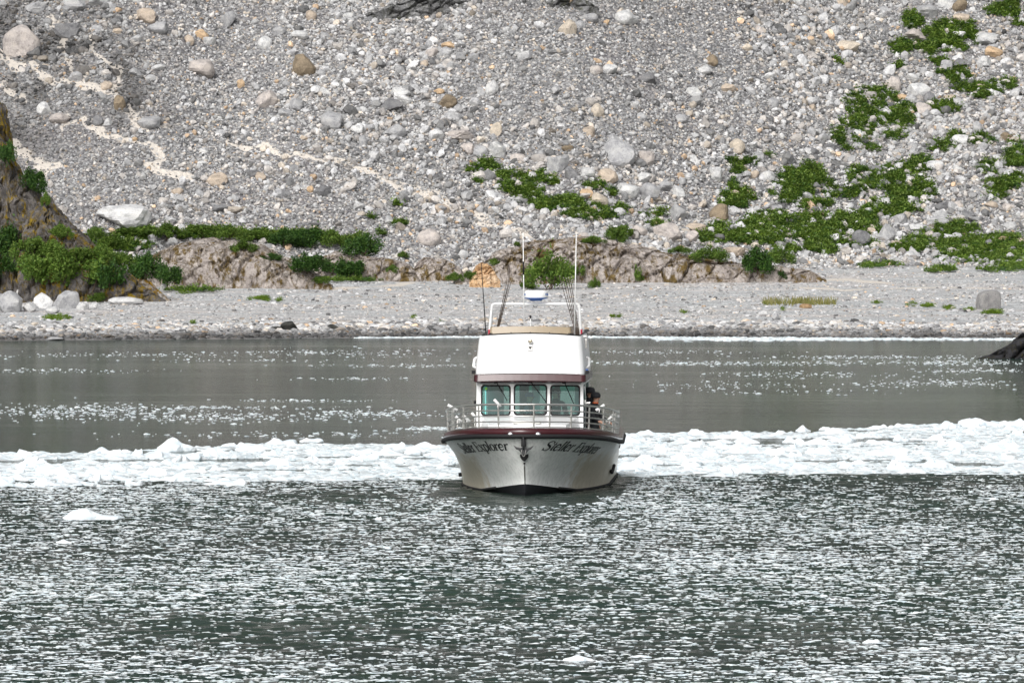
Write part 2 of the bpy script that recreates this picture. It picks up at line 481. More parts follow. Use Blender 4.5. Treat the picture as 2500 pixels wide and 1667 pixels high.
def graded(a, b, c, d, fine, coarse):
    return np.unique(np.round(np.concatenate([np.arange(a, b, coarse), np.arange(b, c, fine), np.arange(c, d + coarse, coarse)]), 4))
xs = graded(-150, -42, 42, 150, 0.25, 4.0)
ysr = np.unique(np.concatenate([np.arange(318, 342, 3.0), np.arange(342, 436, 0.4), np.arange(436, 505, 0.22), np.arange(505, 570, 2.0)]))
GX, GY = np.meshgrid(xs, ysr)
GZ = terrain_exact(GX, GY)
me = mesh_np('rocky_shore', np.stack([GX.ravel(), GY.ravel(), GZ.ravel()], 1), grid_faces(len(ysr), len(xs)), True)
fx, fy = GX.ravel(), GY.ravel()
sl = np.zeros(len(fx)); inner = (np.abs(fx) < 42) & (fy > 380)
sl[inner] = silt_at(fx[inner], fy[inner])
add_attr(me, 'silt', sl)
add_attr(me, 'beach', 1 - sstep(-8, 5, fy - toe_Y(fx) + 3 * vnoise(p3(fx * 0.2, fy * 0.2), 3)))
add_attr(me, 'wet', np.maximum(wet_at(fx, fy), 0.55 * gully_wet(fx, fy)))
tag(link('rocky_shore', me, M['ground']), kind='structure')

# mountain above and around the scree (out of the frame, it is what the water mirrors)
mm, n_, l_, b_ = new_mat('mountain_rock')
g_ = n_.new('ShaderNodeNewGeometry')
t_ = noise(n_, l_, g_.outputs['Position'], 0.035, 8, 0.65)
l_.new(ramp(n_, l_, t_, [(0.38, (0.028, 0.058, 0.026)), (0.5, (0.07, 0.08, 0.066)), (0.66, (0.15, 0.145, 0.14))]).outputs[0], b_.inputs['Base Color'])
b_.inputs['Roughness'].default_value = 0.95
mx = np.linspace(-900, 900, 121); my = np.linspace(0, 1, 40)
MX, MT = np.meshgrid(mx, my)
y0 = 548 - 0.00022 * MX ** 2 - np.where(np.abs(MX) > 150, (np.abs(MX) - 150) * 0.18, 0)
MY = y0 + MT * 420
MZ = terrain(np.clip(MX, -120, 120), np.full_like(MX, 548.0)) * np.exp(-np.maximum(np.abs(MX) - 120, 0) / 120) - 6 + MT ** 0.8 * 360 * (1 + 0.25 * fbm(p3(MX * 0.004, MY * 0.004), 4, 41)) + 22 * fbm(p3(MX * 0.02, MY * 0.02), 4, 44) * sstep(0.03, 0.2, MT)
me = mesh_np('mountain', np.stack([MX.ravel(), MY.ravel(), MZ.ravel()], 1), grid_faces(40, 121), True)
tag(link('mountain', me, mm), kind='structure')

# ------------------------------------------------------------------ water: one sheet, really rippled in the near part
NX0, NX1, NY0, NY1 = -18.0, 18.0, 76.0, 166.0
wx = np.arange(NX0, NX1 + 1e-6, 0.08); wy = np.arange(NY0, NY1 + 1e-6, 0.11)
WX, WY = np.meshgrid(wx, wy)
wr = np.random.default_rng(3)
Hh = np.zeros_like(WX)
for k in range(70):
    lam = 0.28 * (5.0 ** wr.random())
    th = math.pi / 2 + wr.normal(0, 0.55)
    kk = 2 * math.pi / lam
    amp = 0.0046 * lam ** 0.8
    Hh += amp * np.sin(kk * (math.cos(th) * WX + math.sin(th) * WY) + wr.random() * 6.28)
patch = 0.75 + 0.55 * fbm(p3(WX * 0.12, WY * 0.045), 3, 51)
edge = np.minimum.reduce([sstep(0, 1.5, WX - NX0), sstep(0, 1.5, NX1 - WX), sstep(0, 1.5, WY - NY0), sstep(0, 6, NY1 - WY)])
calm = 1 - 0.3 * np.exp(-(((WX - 0.5) / 3.0) ** 2 + ((WY - 147.5) / 3.0) ** 2))
WZ = Hh * np.clip(patch, 0.25, 1.6) * edge * calm
def wave_z(X, Y):
    i = np.clip(((np.asarray(X) - NX0) / 0.08).round().astype(int), 0, len(wx) - 1); j = np.clip(((np.asarray(Y) - NY0) / 0.11).round().astype(int), 0, len(wy) - 1)
    inside = (np.asarray(X) > NX0) & (np.asarray(X) < NX1) & (np.asarray(Y) > NY0) & (np.asarray(Y) < NY1)
    return np.where(inside, WZ[j, i], 0.0)
gv = np.stack([WX.ravel(), WY.ravel(), WZ.ravel()], 1); gf = grid_faces(len(wy), len(wx))
B = 2500.0
ov = np.array([[-B, -400, 0], [B, -400, 0], [B, 1200, 0], [-B, 1200, 0], [NX0, wy[0], 0], [wx[-1], wy[0], 0], [wx[-1], wy[-1], 0], [NX0, wy[-1], 0]])
o0 = len(gv)
of = np.array([[0, 1, 5, 4], [1, 2, 6, 5], [2, 3, 7, 6], [3, 0, 4, 7]]) + o0
me = mesh_np('water', np.concatenate([gv, ov]), np.concatenate([gf, of]), True)
tag(link('water', me, M['water']), kind='structure')

# ------------------------------------------------------------------ rocks
def ico(sub):
    bm = bmesh.new()
    bmesh.ops.create_icosphere(bm, subdivisions=sub, radius=1.0)
    v = np.array([x.co[:] for x in bm.verts]); f = np.array([[q.index for q in p.verts] for p in bm.faces])
    bm.free()
    return v, f
ICO = {k: ico(k) for k in (2, 3, 4)}

def rock_mesh(name, seed, sub=2, planes=14, rough=0.06, lo=0.62, smooth=False):
    """a sphere cut by random planes: flat facets, worn edges, fits a unit cube of half size about 1"""
    r = np.random.default_rng(seed)
    v, f = ICO[sub]
    nrm = r.normal(size=(planes, 3)); nrm /= np.linalg.norm(nrm, axis=1)[:, None]
    d = r.uniform(lo, 1.0, planes)
    dots = v @ nrm.T
    rad = np.where(dots > 0.05, d[None] / np.maximum(dots, 0.05), 9.0)
    soft = -np.log(np.exp(-34 * rad).sum(1) + math.exp(-34 * 1.08)) / 34
    p = v * soft[:, None]
    p += v * (fbm(v * 2.2 + seed, 3, seed) * rough * 2)[:, None]
    p += v * (fbm(v * 7 + seed, 2, seed + 3) * rough * 0.6)[:, None]
    h = (p.max(0) - p.min(0)) / 2
    p = (p - (p.max(0) + p.min(0)) / 2) / h
    return mesh_np(name, p, f, smooth)

rock_lib = bpy.data.collections.new('rock_shapes')          # not in the scene: shapes for the scatter
for k in range(14):
    me = rock_mesh('stone', 100 + k, 2, planes=9 + k % 6, lo=0.46 + 0.03 * (k % 6))
    me.materials.append(M['rock_inst'])
    rock_lib.objects.link(bpy.data.objects.new('stone', me))

def scatter(name, pos, scl, rot, idx, colr, lib, **props):
    me = bpy.data.meshes.new(name)
    n = len(pos)
    me.vertices.add(n); me.vertices.foreach_set('co', np.asarray(pos, np.float32).ravel())
    add_attr(me, 'scl', scl, 'FLOAT_VECTOR'); add_attr(me, 'rot', rot, 'FLOAT_VECTOR'); add_attr(me, 'idx', idx, 'INT')
    c4 = np.ones((n, 4)); c4[:, :3] = colr
    add_attr(me, 'col', c4, 'FLOAT_COLOR')
    me.update()
    o = link(name, me)
    ng = bpy.data.node_groups.new(name + '_scatter', 'GeometryNodeTree')
    ng.interface.new_socket('Geometry', in_out='INPUT', socket_type='NodeSocketGeometry')
    ng.interface.new_socket('Geometry', in_out='OUTPUT', socket_type='NodeSocketGeometry')
    n_, l_ = ng.nodes, ng.links
    gi, go = n_.new('NodeGroupInput'), n_.new('NodeGroupOutput')
    ci = n_.new('GeometryNodeCollectionInfo'); ci.inputs['Collection'].default_value = lib
    ci.inputs['Separate Children'].default_value = True; ci.inputs['Reset Children'].default_value = True
    ip = n_.new('GeometryNodeInstanceOnPoints'); ip.inputs['Pick Instance'].default_value = True
    def na(nm, ty):
        q = n_.new('GeometryNodeInputNamedAttribute'); q.data_type = ty; q.inputs['Name'].default_value = nm
        return q.outputs['Attribute']
    e2r = n_.new('FunctionNodeEulerToRotation')
    l_.new(na('rot', 'FLOAT_VECTOR'), e2r.inputs[0]); l_.new(e2r.outputs[0], ip.inputs['Rotation'])
    l_.new(na('scl', 'FLOAT_VECTOR'), ip.inputs['Scale']); l_.new(na('idx', 'INT'), ip.inputs['Instance Index'])
    l_.new(gi.outputs[0], ip.inputs['Points']); l_.new(ci.outputs[0], ip.inputs['Instance'])
    l_.new(ip.outputs[0], go.inputs[0])
    md = o.modifiers.new('scatter', 'NODES'); md.node_group = ng
    return tag(o, **props)

TONES = {'grey': (0.40, 0.40, 0.405), 'pale': (0.58, 0.58, 0.575), 'dark': (0.21, 0.21, 0.215), 'pink': (0.50, 0.455, 0.425),
         'tan': (0.50, 0.42, 0.34), 'orange': (0.58, 0.42, 0.27), 'brown': (0.25, 0.20, 0.14), 'wet': (0.055, 0.055, 0.05), 'cream': (0.58, 0.51, 0.42)}

def tone_random(n, r):
    g = np.clip(r.normal(0.455, 0.125, n), 0.14, 0.70)
    c = np.stack([g, g, g * 1.005], 1)
    u = r.random(n)
    c *= np.where((u < 0.22)[:, None], np.array([[1.05, 0.99, 0.93]]), 1.0)
    c = np.where(((u > 0.22) & (u < 0.29))[:, None], g[:, None] * np.array([[1.10, 0.98, 0.84]]), c)
    c = np.where(((u > 0.29) & (u < 0.312))[:, None], g[:, None] * np.array([[1.28, 0.95, 0.66]]), c)
    c = np.where(((u > 0.312) & (u < 0.43))[:, None], g[:, None] * 0.42, c)
    return c

# density of coarse rubble: patches of fines between fields of stones
def coarse(X, Y):
    v = Y - toe_Y(X)
    a = 0.5 + 0.9 * fbm(p3(X * 0.09, Y * 0.07), 4, 61)
    # the right of centre is the boulder field, streaks of fines run down beside it
    a = a + 0.35 * np.exp(-((X - 9) / 7) ** 2) * np.exp(-((v - 12) / 11) ** 2) + 0.10 * sstep(24, 31, X)
    a = a - 0.55 * np.exp(-((X - (21.5 - (v - 20) * 0.25)) / 3.2) ** 2) * sstep(6, 16, v) - 0.35 * np.exp(-((X - 2) / 5) ** 2) * sstep(24, 36, v)
    return np.clip(a, 0.02, 1.2)

def talus_points(n, smin, smax, power, use_coarse, seed, y_lo=-3.0, y_hi=58.0):
    r = np.random.default_rng(seed)
    X = r.uniform(-56, 56, n); V = r.uniform(y_lo, y_hi, n)
    Y = toe_Y(X) + V
    keep = np.ones(n, bool)
    if use_coarse > 0: keep &= r.random(n) < coarse(X, Y) ** use_coarse
    keep &= r.random(n) > 0.6 * sstep(0.2, 0.55, silt_at(X, Y))
    keep &= r.random(n) < sstep(-4, 3, V) + 0.15
    X, Y = X[keep], Y[keep]
    u = r.random(len(X))
    s = smin * (1 - u * (1 - (smin / smax) ** power)) ** (-1 / power)      # power law half sizes
    return X, Y, s, r

allp = []
for args in ((166000, 0.05, 0.15, 2.0, 0, 71), (100000, 0.10, 0.31, 2.2, 1.2, 72), (9000, 0.24, 0.52, 2.4, 1.7, 73)):
    X, Y, s, r = talus_points(*args)
    Z = terrain(X, Y)
    n = len(X)
    asp = r.uniform(0.7, 1.25, (n, 3)); asp[:, 2] *= 0.8
    colr = tone_random(n, r)
    wetf = gully_wet(X, Y)[:, None]
    colr = colr * (1 - 0.78 * wetf)
    zone = 0.86 + 0.28 * (0.5 + 0.5 * fbm(p3(X * 0.05, Y * 0.05), 3, 88))[:, None] * 1.0
    colr = colr * zone
    allp.append((np.stack([X, Y, Z + 0.42 * s], 1), asp * s[:, None], r.uniform(-3.14, 3.14, (n, 3)) * np.array([[0.25, 0.25, 1]]) + np.array([[0.35, 0, 0]]), r.integers(0, 14, n), colr))
cat = [np.concatenate([a[k] for a in allp]) for k in range(5)]
scatter('scree', *cat, rock_lib, label='grey scree of loose stones covering the slope behind the beach', cat='scree', kind='stuff')

# beach stones, wet and dark near the water
r = np.random.default_rng(81)
n = 78000
X = r.uniform(-52, 52, n); ys_ = shore_Y(X); ty_ = toe_Y(X)
f = r.random(n)
U = np.where(r.random(n) < 0.5, 12 * f ** 0.8, f * (ty_ - ys_))
Y = ys_ + U + 0.1
keep = r.random(n) > 0.9 * sstep(0.1, 0.4, silt_at(X, Y))
keep &= (U < 14) | (r.random(n) < 0.3 + 0.7 * (vnoise(p3(X * 0.05, Y * 0.4), 91) > 0.0))
X, Y, U = X[keep], Y[keep], U[keep]; n = len(X)
s = 0.045 * (1 - r.random(n) * (1 - (0.045 / 0.22) ** 2.2)) ** (-1 / 2.2) * np.where(U < 14, 1.0, 0.8)
colr = tone_random(n, r) * 1.05
w = wet_at(X, Y)[:, None]
colr = colr * (1 - w * 0.86)
big = (U < 14) & (vnoise(p3(X * 0.1, Y * 0.02), 95) > 0.15)
s = np.where(big & (U > 3), s * 1.3, s)
scatter('beach_shingle', np.stack([X, Y, terrain(X, Y) + 0.2 * s], 1), np.stack([s * r.uniform(.8, 1.4, n), s * r.uniform(.8, 1.3, n), s * r.uniform(.5, .85, n)], 1),
        np.stack([np.zeros(n), np.zeros(n), r.uniform(-3, 3, n)], 1), r.integers(0, 14, n), colr, rock_lib,
        label='pale grey shingle of the beach, dark and wet along the waterline', cat='shingle', kind='stuff')

# ---- boulders that can be told apart, read from the photograph: x, y, width, height (pixels), tone, label
BOULDERS = [
 (53,104,94,85,'pink','huge pinkish boulder at the upper left edge of the slope'),
 (84,21,55,33,'grey','grey rounded boulder in the top left corner beside the stream head'),
 (181,10,58,36,'grey','grey boulder cut by the top edge, second from the left corner'),
 (240,6,55,34,'grey','grey boulder cut by the top edge, third from the left corner'),
 (355,40,46,40,'tan','tan angular boulder high on the left, above a grey twin'),
 (387,69,62,34,'grey','wide grey boulder high on the left, just below a tan one'),
 (558,50,38,44,'grey','upright grey block standing high on the left half of the slope'),
 (494,86,38,28,'orange','orange tinted boulder high on the left, in a cluster of pale ones'),
 (512,103,36,24,'pale','pale boulder tucked under the orange tinted one high on the left'),
 (462,100,28,30,'tan','small tan upright boulder left of the orange tinted one'),
 (493,170,70,50,'pink','large pinkish grey boulder alone on the left half of the scree'),
 (740,163,64,60,'brown','big dark brown boulder with a pale top, alone left of centre'),
 (783,180,26,22,'grey','small grey stone lodged beside the big dark brown boulder'),
 (652,245,54,48,'pink','squat pinkish boulder below and left of the big brown one'),
 (365,300,66,32,'grey','long low grey boulder at the foot of the silt stream on the left'),
 (107,270,36,42,'pale','pale upright boulder at the left, leaning on a flat pinkish slab'),
 (145,290,54,27,'pink','flat pinkish slab under the pale upright boulder at the left'),
 (184,190,36,30,'grey','grey triangular boulder between two silt streams on the left'),
 (330,178,36,26,'grey','grey boulder just right of the pale silt stream'),
 (260,210,29,24,'tan','small rounded tan boulder standing in the silt stream'),
 (290,255,30,44,'brown','dark brown upright boulder with silt flowing down both sides'),
 (588,207,19,25,'orange','small upright orange stone on the grey scree left of centre'),
 (645,105,42,34,'pale','pale boulder in the row high above the big brown one'),
 (683,77,37,27,'grey','grey boulder in the row high above the big brown one'),
 (733,88,42,27,'pale','pale flat boulder, rightmost of the row above the big brown one'),
 (760,40,27,28,'tan','small tan boulder near the top, left of centre'),
 (720,258,40,34,'grey','grey angular boulder in the cluster right of the squat pinkish one'),
 (697,278,38,26,'grey','low grey boulder at the foot of the cluster right of the squat pinkish one'),
 (812,298,60,50,'grey','broad grey boulder at mid slope, left of centre'),
 (384,167,33,20,'pale','flat pale stone high on the left beside the grey boulder by the stream'),
 (165,76,62,38,'dark','dark wet boulder beside the stream in the upper left'),
 (330,340,20,11,'orange','small bright orange stone at the silt line on the left'),
 (240,298,28,27,'dark','dark grey stone in the fork of the silt stream'),
 (262,300,26,22,'pale','pale stone right of the fork of the silt stream'),
 (957,258,58,36,'dark','dark fronted boulder with a pale cap left of the middle of the slope'),
 (990,246,38,26,'pale','pale boulder leaning on the dark fronted one'),
 (980,228,44,28,'pale','upper pale boulder above the dark fronted one'),
 (1093,250,50,38,'brown','brown boulder near the middle of the slope'),
 (1072,223,28,14,'orange','flat orange stone just above the brown boulder at the middle'),
 (1120,267,26,26,'grey','grey stone at the right foot of the brown boulder at the middle'),
 (1200,217,37,43,'pale','tall pale boulder near the middle of the slope'),
 (1175,225,22,24,'grey','small grey stone leaning left of the tall pale boulder'),
 (966,322,54,37,'grey','grey angular boulder below the dark fronted one'),
 (872,317,36,22,'pale','small pale flat boulder left of the grey angular one'),
 (886,345,25,29,'grey','small upright grey boulder below the pale flat one'),
 (1211,368,56,44,'pale','large pale boulder at the top of the green patches near centre'),
 (1170,372,36,32,'grey','grey boulder left of the large pale one above the green patches'),
 (1141,364,34,30,'pink','pinkish boulder in the cluster above the central green patches'),
 (1130,330,72,26,'pink','long pinkish slab above the central green patches'),
 (1210,318,32,38,'cream','cream coloured upright boulder right of the long pinkish slab'),
 (1065,333,40,33,'pale','pale boulder left of the long pinkish slab'),
 (1512,377,82,72,'grey','biggest grey boulder of the pile right of centre'),
 (1575,388,40,38,'pink','pinkish boulder touching the biggest grey one on its right'),
 (1385,70,46,46,'cream','cream pointed boulder near the top, right of centre'),
 (1440,45,44,24,'grey','wide grey boulder near the top beside the cream pointed one'),
 (1416,62,26,22,'grey','small grey stone between the cream pointed and the wide grey boulder near the top'),
 (1525,42,60,38,'pale','long pale slab near the top, right of centre'),
 (1480,56,16,14,'orange','small orange stone left of the long pale slab near the top'),
 (1053,130,32,26,'pink','pinkish stone at the left of the cluster high above the centre'),
 (1095,112,38,20,'orange','orange stone on top of the cluster high above the centre'),
 (1090,128,42,26,'grey','grey stone at the foot of the cluster high above the centre'),
 (1121,90,29,20,'pale','pale stone just above the cluster high over the centre'),
 (1060,98,26,18,'pale','pale flat stone at the top left of the cluster high over the centre'),
 (1154,140,29,20,'grey','round grey stone right of the cluster high over the centre'),
 (1055,152,24,20,'dark','dark round stone below the cluster high over the centre'),
 (1036,158,20,22,'tan','tan stone below the cluster high over the centre'),
 (1237,72,22,13,'pale','small pale flat stone near the top centre'),
 (1072,38,20,16,'tan','small tan stone near the top left of the centre line'),
 (1455,172,34,24,'pink','pinkish boulder on the upper slope right of centre'),
 (1490,171,42,28,'pale','pale boulder beside the pinkish one on the upper slope'),
 (1582,192,38,27,'dark','dark grey boulder on the upper slope, right of centre'),
 (1458,272,34,38,'cream','cream boulder with a brown foot at mid slope right of centre'),
 (1385,362,30,16,'brown','small brown stone above the boulder pile right of centre'),
 (1434,381,24,14,'tan','small tan stone left of the biggest grey boulder'),
 (1363,406,54,46,'grey','grey boulder left in the pile right of centre, above the green patches'),
 (1396,426,38,42,'dark','dark grey block in the pile right of centre'),
 (1433,426,40,34,'pale','pale round boulder in the pile, right of the dark grey block'),
 (1484,432,58,40,'tan','tan angular boulder below the biggest grey one'),
 (1459,490,54,42,'cream','cream coloured boulder with an orange stone at its shoulder'),
 (1432,474,38,25,'orange','orange stone at the left shoulder of the cream boulder'),
 (1531,467,60,40,'pale','broad pale boulder in the pile right of the orange stone'),
 (1587,474,54,54,'grey','tall grey boulder at the right end of the pile'),
 (1512,520,32,25,'pale','pale stone below the pile, at the end of the green patches'),
 (1570,436,44,30,'pale','pale boulder above the tall grey one in the pile'),
 (1622,455,44,34,'grey','grey boulder just right of the tall grey one'),
 (1655,470,40,32,'pale','pale boulder at the right fringe of the pile'),
 (1300,432,28,24,'pale','pale stone among the central green patches'),
 (1240,416,26,16,'pale','small pale stone left among the central green patches'),
 (1050,580,62,43,'pink','lone pale pink boulder on the gravel behind the low outcrops'),
 (1080,511,36,26,'tan','tan boulder beside the lower silt stream'),
 (1298,510,20,19,'pale','small pale stone left of a twin below the green patches'),
 (1330,518,26,20,'pale','small pale stone right of its twin below the green patches'),
 (1631,568,68,48,'pink','large pinkish boulder at the foot of the slope, right of the boat antennas'),
 (1655,522,44,46,'grey','grey boulder standing above the large pinkish one at the foot of the slope'),
 (1560,565,40,30,'pink','pinkish stone left of the large pinkish boulder at the foot of the slope'),
 (1338,594,17,21,'pale','small pale stone perched on the long pink outcrop'),
 (1750,427,44,38,'pale','large pale boulder left of the round green bush mat'),
 (1840,427,28,22,'tan','tan stone between the pale boulder and the green mat on the right'),
 (1875,432,38,28,'pale','pale boulder left of the round green mat'),
 (1755,521,52,46,'brown','sharp brown wedge of rock at the left of the lower green band'),
 (1808,553,36,26,'pale','split pale boulder in the green band, its right half'),
 (1788,560,24,22,'grey','split pale boulder in the green band, its left half'),
 (1735,566,32,24,'pale','pale stone at the left end of the green band'),
 (1690,577,42,28,'pink','pinkish boulder left of the green band at the foot of the slope'),
 (1697,556,60,22,'tan','long tan slab lying left of the green band'),
 (2104,585,54,46,'dark','dark grey square block in the green band on the right'),
 (2163,571,48,50,'grey','grey leaning block right of the dark square one'),
 (2200,537,50,32,'grey','grey wedge boulder above the leaning block'),
 (2240,557,38,21,'pale','pale flat boulder right of the grey leaning block'),
 (2270,575,36,22,'pink','round pinkish boulder in the green band on the right'),
 (2290,540,62,25,'grey','long flat grey boulder at the right, above the green band'),
 (2300,505,42,24,'dark','dark rounded boulder high above the green band on the right'),
 (2340,502,28,24,'pink','pinkish stone right of the dark rounded boulder'),
 (2186,596,36,18,'tan','low tan stone in front of the grey leaning block'),
 (2126,566,22,22,'tan','small tan stone behind the dark grey square block'),
 (2035,582,44,24,'pale','pale stone lying in the green band, left of the dark square block'),
 (2062,588,26,18,'pale','smaller pale stone lying against the one in the green band'),
 (2096,551,18,10,'pale','tiny pale stone in the middle of the green band'),
 (1796,617,56,27,'tan','tan slab at the top of the pink outcrop by a bush'),
 (2222,440,26,20,'pale','pale stone beside the upper right green mat'),
 (2160,495,34,24,'pale','pale boulder above the lower green band on the right'),
 (2225,490,28,24,'pale','pale boulder in the gap between two green mats on the right'),
 (2420,500,34,20,'tan','tan boulder near the right edge above the green band'),
 (2490,590,40,20,'tan','tan slab cut by the right edge at the green band'),
 (2414,737,64,54,'grey','tall standing slab of grey stone alone on the beach at the right'),
 (1895,775,22,21,'grey','round grey stone on the beach right of the boat'),
 (1868,766,36,16,'pale','low pale stone on the beach beside a round grey one'),
 (2260,32,62,40,'grey','big grey boulder in the upper right with a pale top'),
 (2236,86,58,33,'pink','long pinkish boulder in the upper right above a green mat'),
 (2068,113,64,28,'cream','cream oblong boulder alone on the fine scree in the upper right'),
 (1777,217,38,25,'tan','tan blocky boulder alone on the scree right of centre'),
 (2245,225,58,44,'pale','large pale boulder above the green mat on the right'),
 (2268,240,34,32,'dark','dark side block leaning on the large pale boulder on the right'),
 (2226,245,34,30,'grey','grey boulder at the left foot of the large pale one on the right'),
 (2185,210,32,45,'pink','upright pinkish boulder above the green mat on the right'),
 (2205,240,30,20,'orange','orange stone above the green mat on the right'),
 (2403,96,72,32,'pale','long pale boulder near the upper right edge'),
 (2427,129,46,33,'orange','orange brown boulder below the long pale one near the upper right edge'),
 (2350,45,48,24,'tan','flat tan boulder in the upper right corner'),
 (2343,16,36,40,'brown','brown boulder cut by the top edge in the upper right corner'),
 (2310,12,40,30,'pale','pale boulder cut by the top edge in the upper right'),
 (2210,139,32,28,'grey','grey boulder at the left edge of the upper right green mat'),
 (2312,163,32,32,'grey','grey upright boulder below the upper right green mat'),
 (2400,152,46,30,'pale','pale boulder below the orange brown one near the right edge'),
 (2345,155,38,26,'dark','dark grey boulder below the upper right green mat'),
 (2230,192,36,26,'pale','pale round boulder between the two right hand green mats'),
 (2256,268,40,34,'pink','pinkish round boulder below the large pale one on the right'),
 (2290,292,30,18,'pale','pale flat stone right of the pinkish round boulder'),
 (1798,358,44,38,'cream','cream boulder above the small green bush right of centre'),
 (1740,150,34,34,'brown','brownish boulder on the upper slope at the right of centre'),
 (1719,173,44,26,'pale','pale boulder at the foot of the brownish one on the upper slope'),
 (1695,226,42,26,'pale','pale flat boulder on the scree left of the tan block'),
 (1822,117,34,20,'cream','cream stone on the upper scree right of centre'),
 (2345,342,46,26,'pale','pale boulder above the small green mat near the right edge'),
 (2387,314,30,36,'grey','grey pointed boulder near the right edge at mid slope'),
 (2455,335,40,24,'brown','brown slab near the right edge at mid slope'),
 (2280,405,46,26,'pale','pale boulder just right of the upper right bush mat'),
 (300,531,132,62,'pale','very large pale boulder behind the shrubs at the lower left'),
 (342,536,40,40,'dark','dark faced block at the right end of the very large pale boulder'),
 (528,440,58,37,'tan','tan streaked boulder at the foot of the scree on the left'),
 (540,511,46,21,'dark','flat dark boulder above the shrub row on the left'),
 (635,432,30,23,'tan','tan stone at the foot of the scree left of centre'),
 (612,425,36,20,'dark','dark flat stone beside the tan one at the foot of the scree'),
 (785,467,44,32,'dark','dark fronted tan boulder at the foot of the scree left of centre'),
 (757,463,18,18,'orange','small orange stone beside the dark fronted tan boulder'),
 (298,588,30,22,'pale','left stone of the pale group perched among the lower left shrubs'),
 (332,582,18,16,'pale','upper small stone of the pale group among the lower left shrubs'),
 (345,594,28,18,'pale','lower middle stone of the pale group among the lower left shrubs'),
 (375,584,36,30,'grey','largest stone of the pale group among the lower left shrubs'),
 (460,566,18,14,'pale','single pale stone in the shrub row behind the whaleback outcrop'),
 (26,742,72,62,'grey','mossy grey boulder at the left edge by the beach'),
 (66,722,56,42,'pale','pale boulder above the mossy grey one at the left edge'),
 (108,737,58,44,'pale','pale angular boulder in the pile at the left end of the beach'),
 (160,736,64,52,'grey','cracked grey boulder at the right of the pile on the left beach'),
 (72,752,40,28,'pale','small pale stone at the front of the pile on the left beach'),
 (128,758,34,20,'pale','low pale stone in front of the pile on the left beach'),
 (200,750,32,22,'pale','pale stone right of the cracked grey boulder'),
 (228,748,30,20,'pale','last pale stone of the pile, at the foot of the shrubs'),
 (304,736,88,22,'pale','long pale slab at the foot of the yellow moss rock'),
 (400,703,19,21,'pale','small pale block between the yellow moss rock and the whaleback outcrop'),
 (611,623,22,18,'pale','pale stone lying on top of the whaleback outcrop, the left one'),
 (650,630,22,15,'pale','pale stone lying on top of the whaleback outcrop, the middle one'),
 (682,640,14,12,'pale','small pale stone lying on top of the whaleback outcrop, the right one'),
 (705,798,48,28,'wet','black wet boulder at the waterline left of the boat'),
 (674,803,26,12,'wet','low black stone at the left foot of the black wet boulder'),
 (815,800,32,18,'wet','dark wet stone at the waterline nearest the boat on the left'),
 (132,828,42,12,'grey','flat grey stone lying in the shallow edge at the far left'),
 (38,804,20,11,'wet','small dark stone on the beach at the far left'),
 (196,806,18,11,'wet','small dark stone on the beach left of the black wet boulder'),
]
boulder_lib = [rock_mesh('boulder', 300 + k, 3, planes=8 + (k * 5) % 7, rough=0.045, lo=0.46 + 0.03 * (k % 6)) for k in range(22)]
for me in boulder_lib: me.materials.append(M['rock'])
bA = np.array([b[:4] for b in BOULDERS], float)
bX, bY, bZ = hit(bA[:, 0], bA[:, 1] + 0.32 * bA[:, 3])
bpos = []
BASE_LIFT = {}
def put_boulder(k, px, py, w, h, tone, label, Y, group=None, jit=0.05, extra=0.0):
    c = at(px, py, Y)
    m = Y / F_PX
    me = boulder_lib[k % len(boulder_lib)]
    rz = (k * 2.399) % 6.283
    dep = 0.42 * (w + h) / 2 * m + extra
    # turned about Z by rz, the outline stays about w wide: use the same half size in x and y
    o = link('boulder', me)
    o.location = (c.x, c.y + dep * 0.35, c.z)
    o.rotation_euler = (0, 0, rz)
    hw = w * m / 2
    o.scale = (hw * (0.92 + 0.08 * math.cos(2 * rz)), hw * (0.92 - 0.08 * math.cos(2 * rz)), h * m / 2 * 1.05)
    t = TONES[tone]; rr = random.Random(k * 7 + 1)
    g = rr.uniform(0.92, 1.1)
    o.color = (t[0] * g, t[1] * g, t[2] * g, 1)
    tag(o, label, 'boulder', group)
    bpos.append((c.x, c.y, hw))
    return o
for k, b in enumerate(BOULDERS):
    o = put_boulder(k, *b, Y=float(bY[k]), group='boulders on the slope and beach')
    if b[5].startswith('tall standing slab'):            # a flat sided slab set on edge, its top sloping
        r = np.random.default_rng(9); v, f = ICO[4]
        q = np.sign(v) * np.abs(v) ** 0.32
        q[:, 2] = np.where(q[:, 2] > 0, q[:, 2] * (0.93 + 0.10 * np.clip(q[:, 0] + 0.35, -1, 0.4) - 0.22 * np.clip(np.abs(q[:, 0] - 0.05) - 0.45, 0, 1)), q[:, 2])
        q[:, 0] = q[:, 0] * (1 - 0.10 * np.clip(q[:, 2], 0, 1)) + 0.05 * q[:, 2]
        q += v * (fbm(v * 3.0, 4, 5) * 0.07)[:, None]
        me_s = mesh_np('boulder', q, f); me_s.materials.append(M['rock']); o.data = me_s; o.color = (0.27, 0.265, 0.26, 1)
        o.rotation_euler = (0, 0, 0.35); s_ = b[2] * bY[k] / F_PX / 2; o.scale = (s_ * 0.92, s_ * 0.45, b[3] * bY[k] / F_PX / 2 * 1.08)

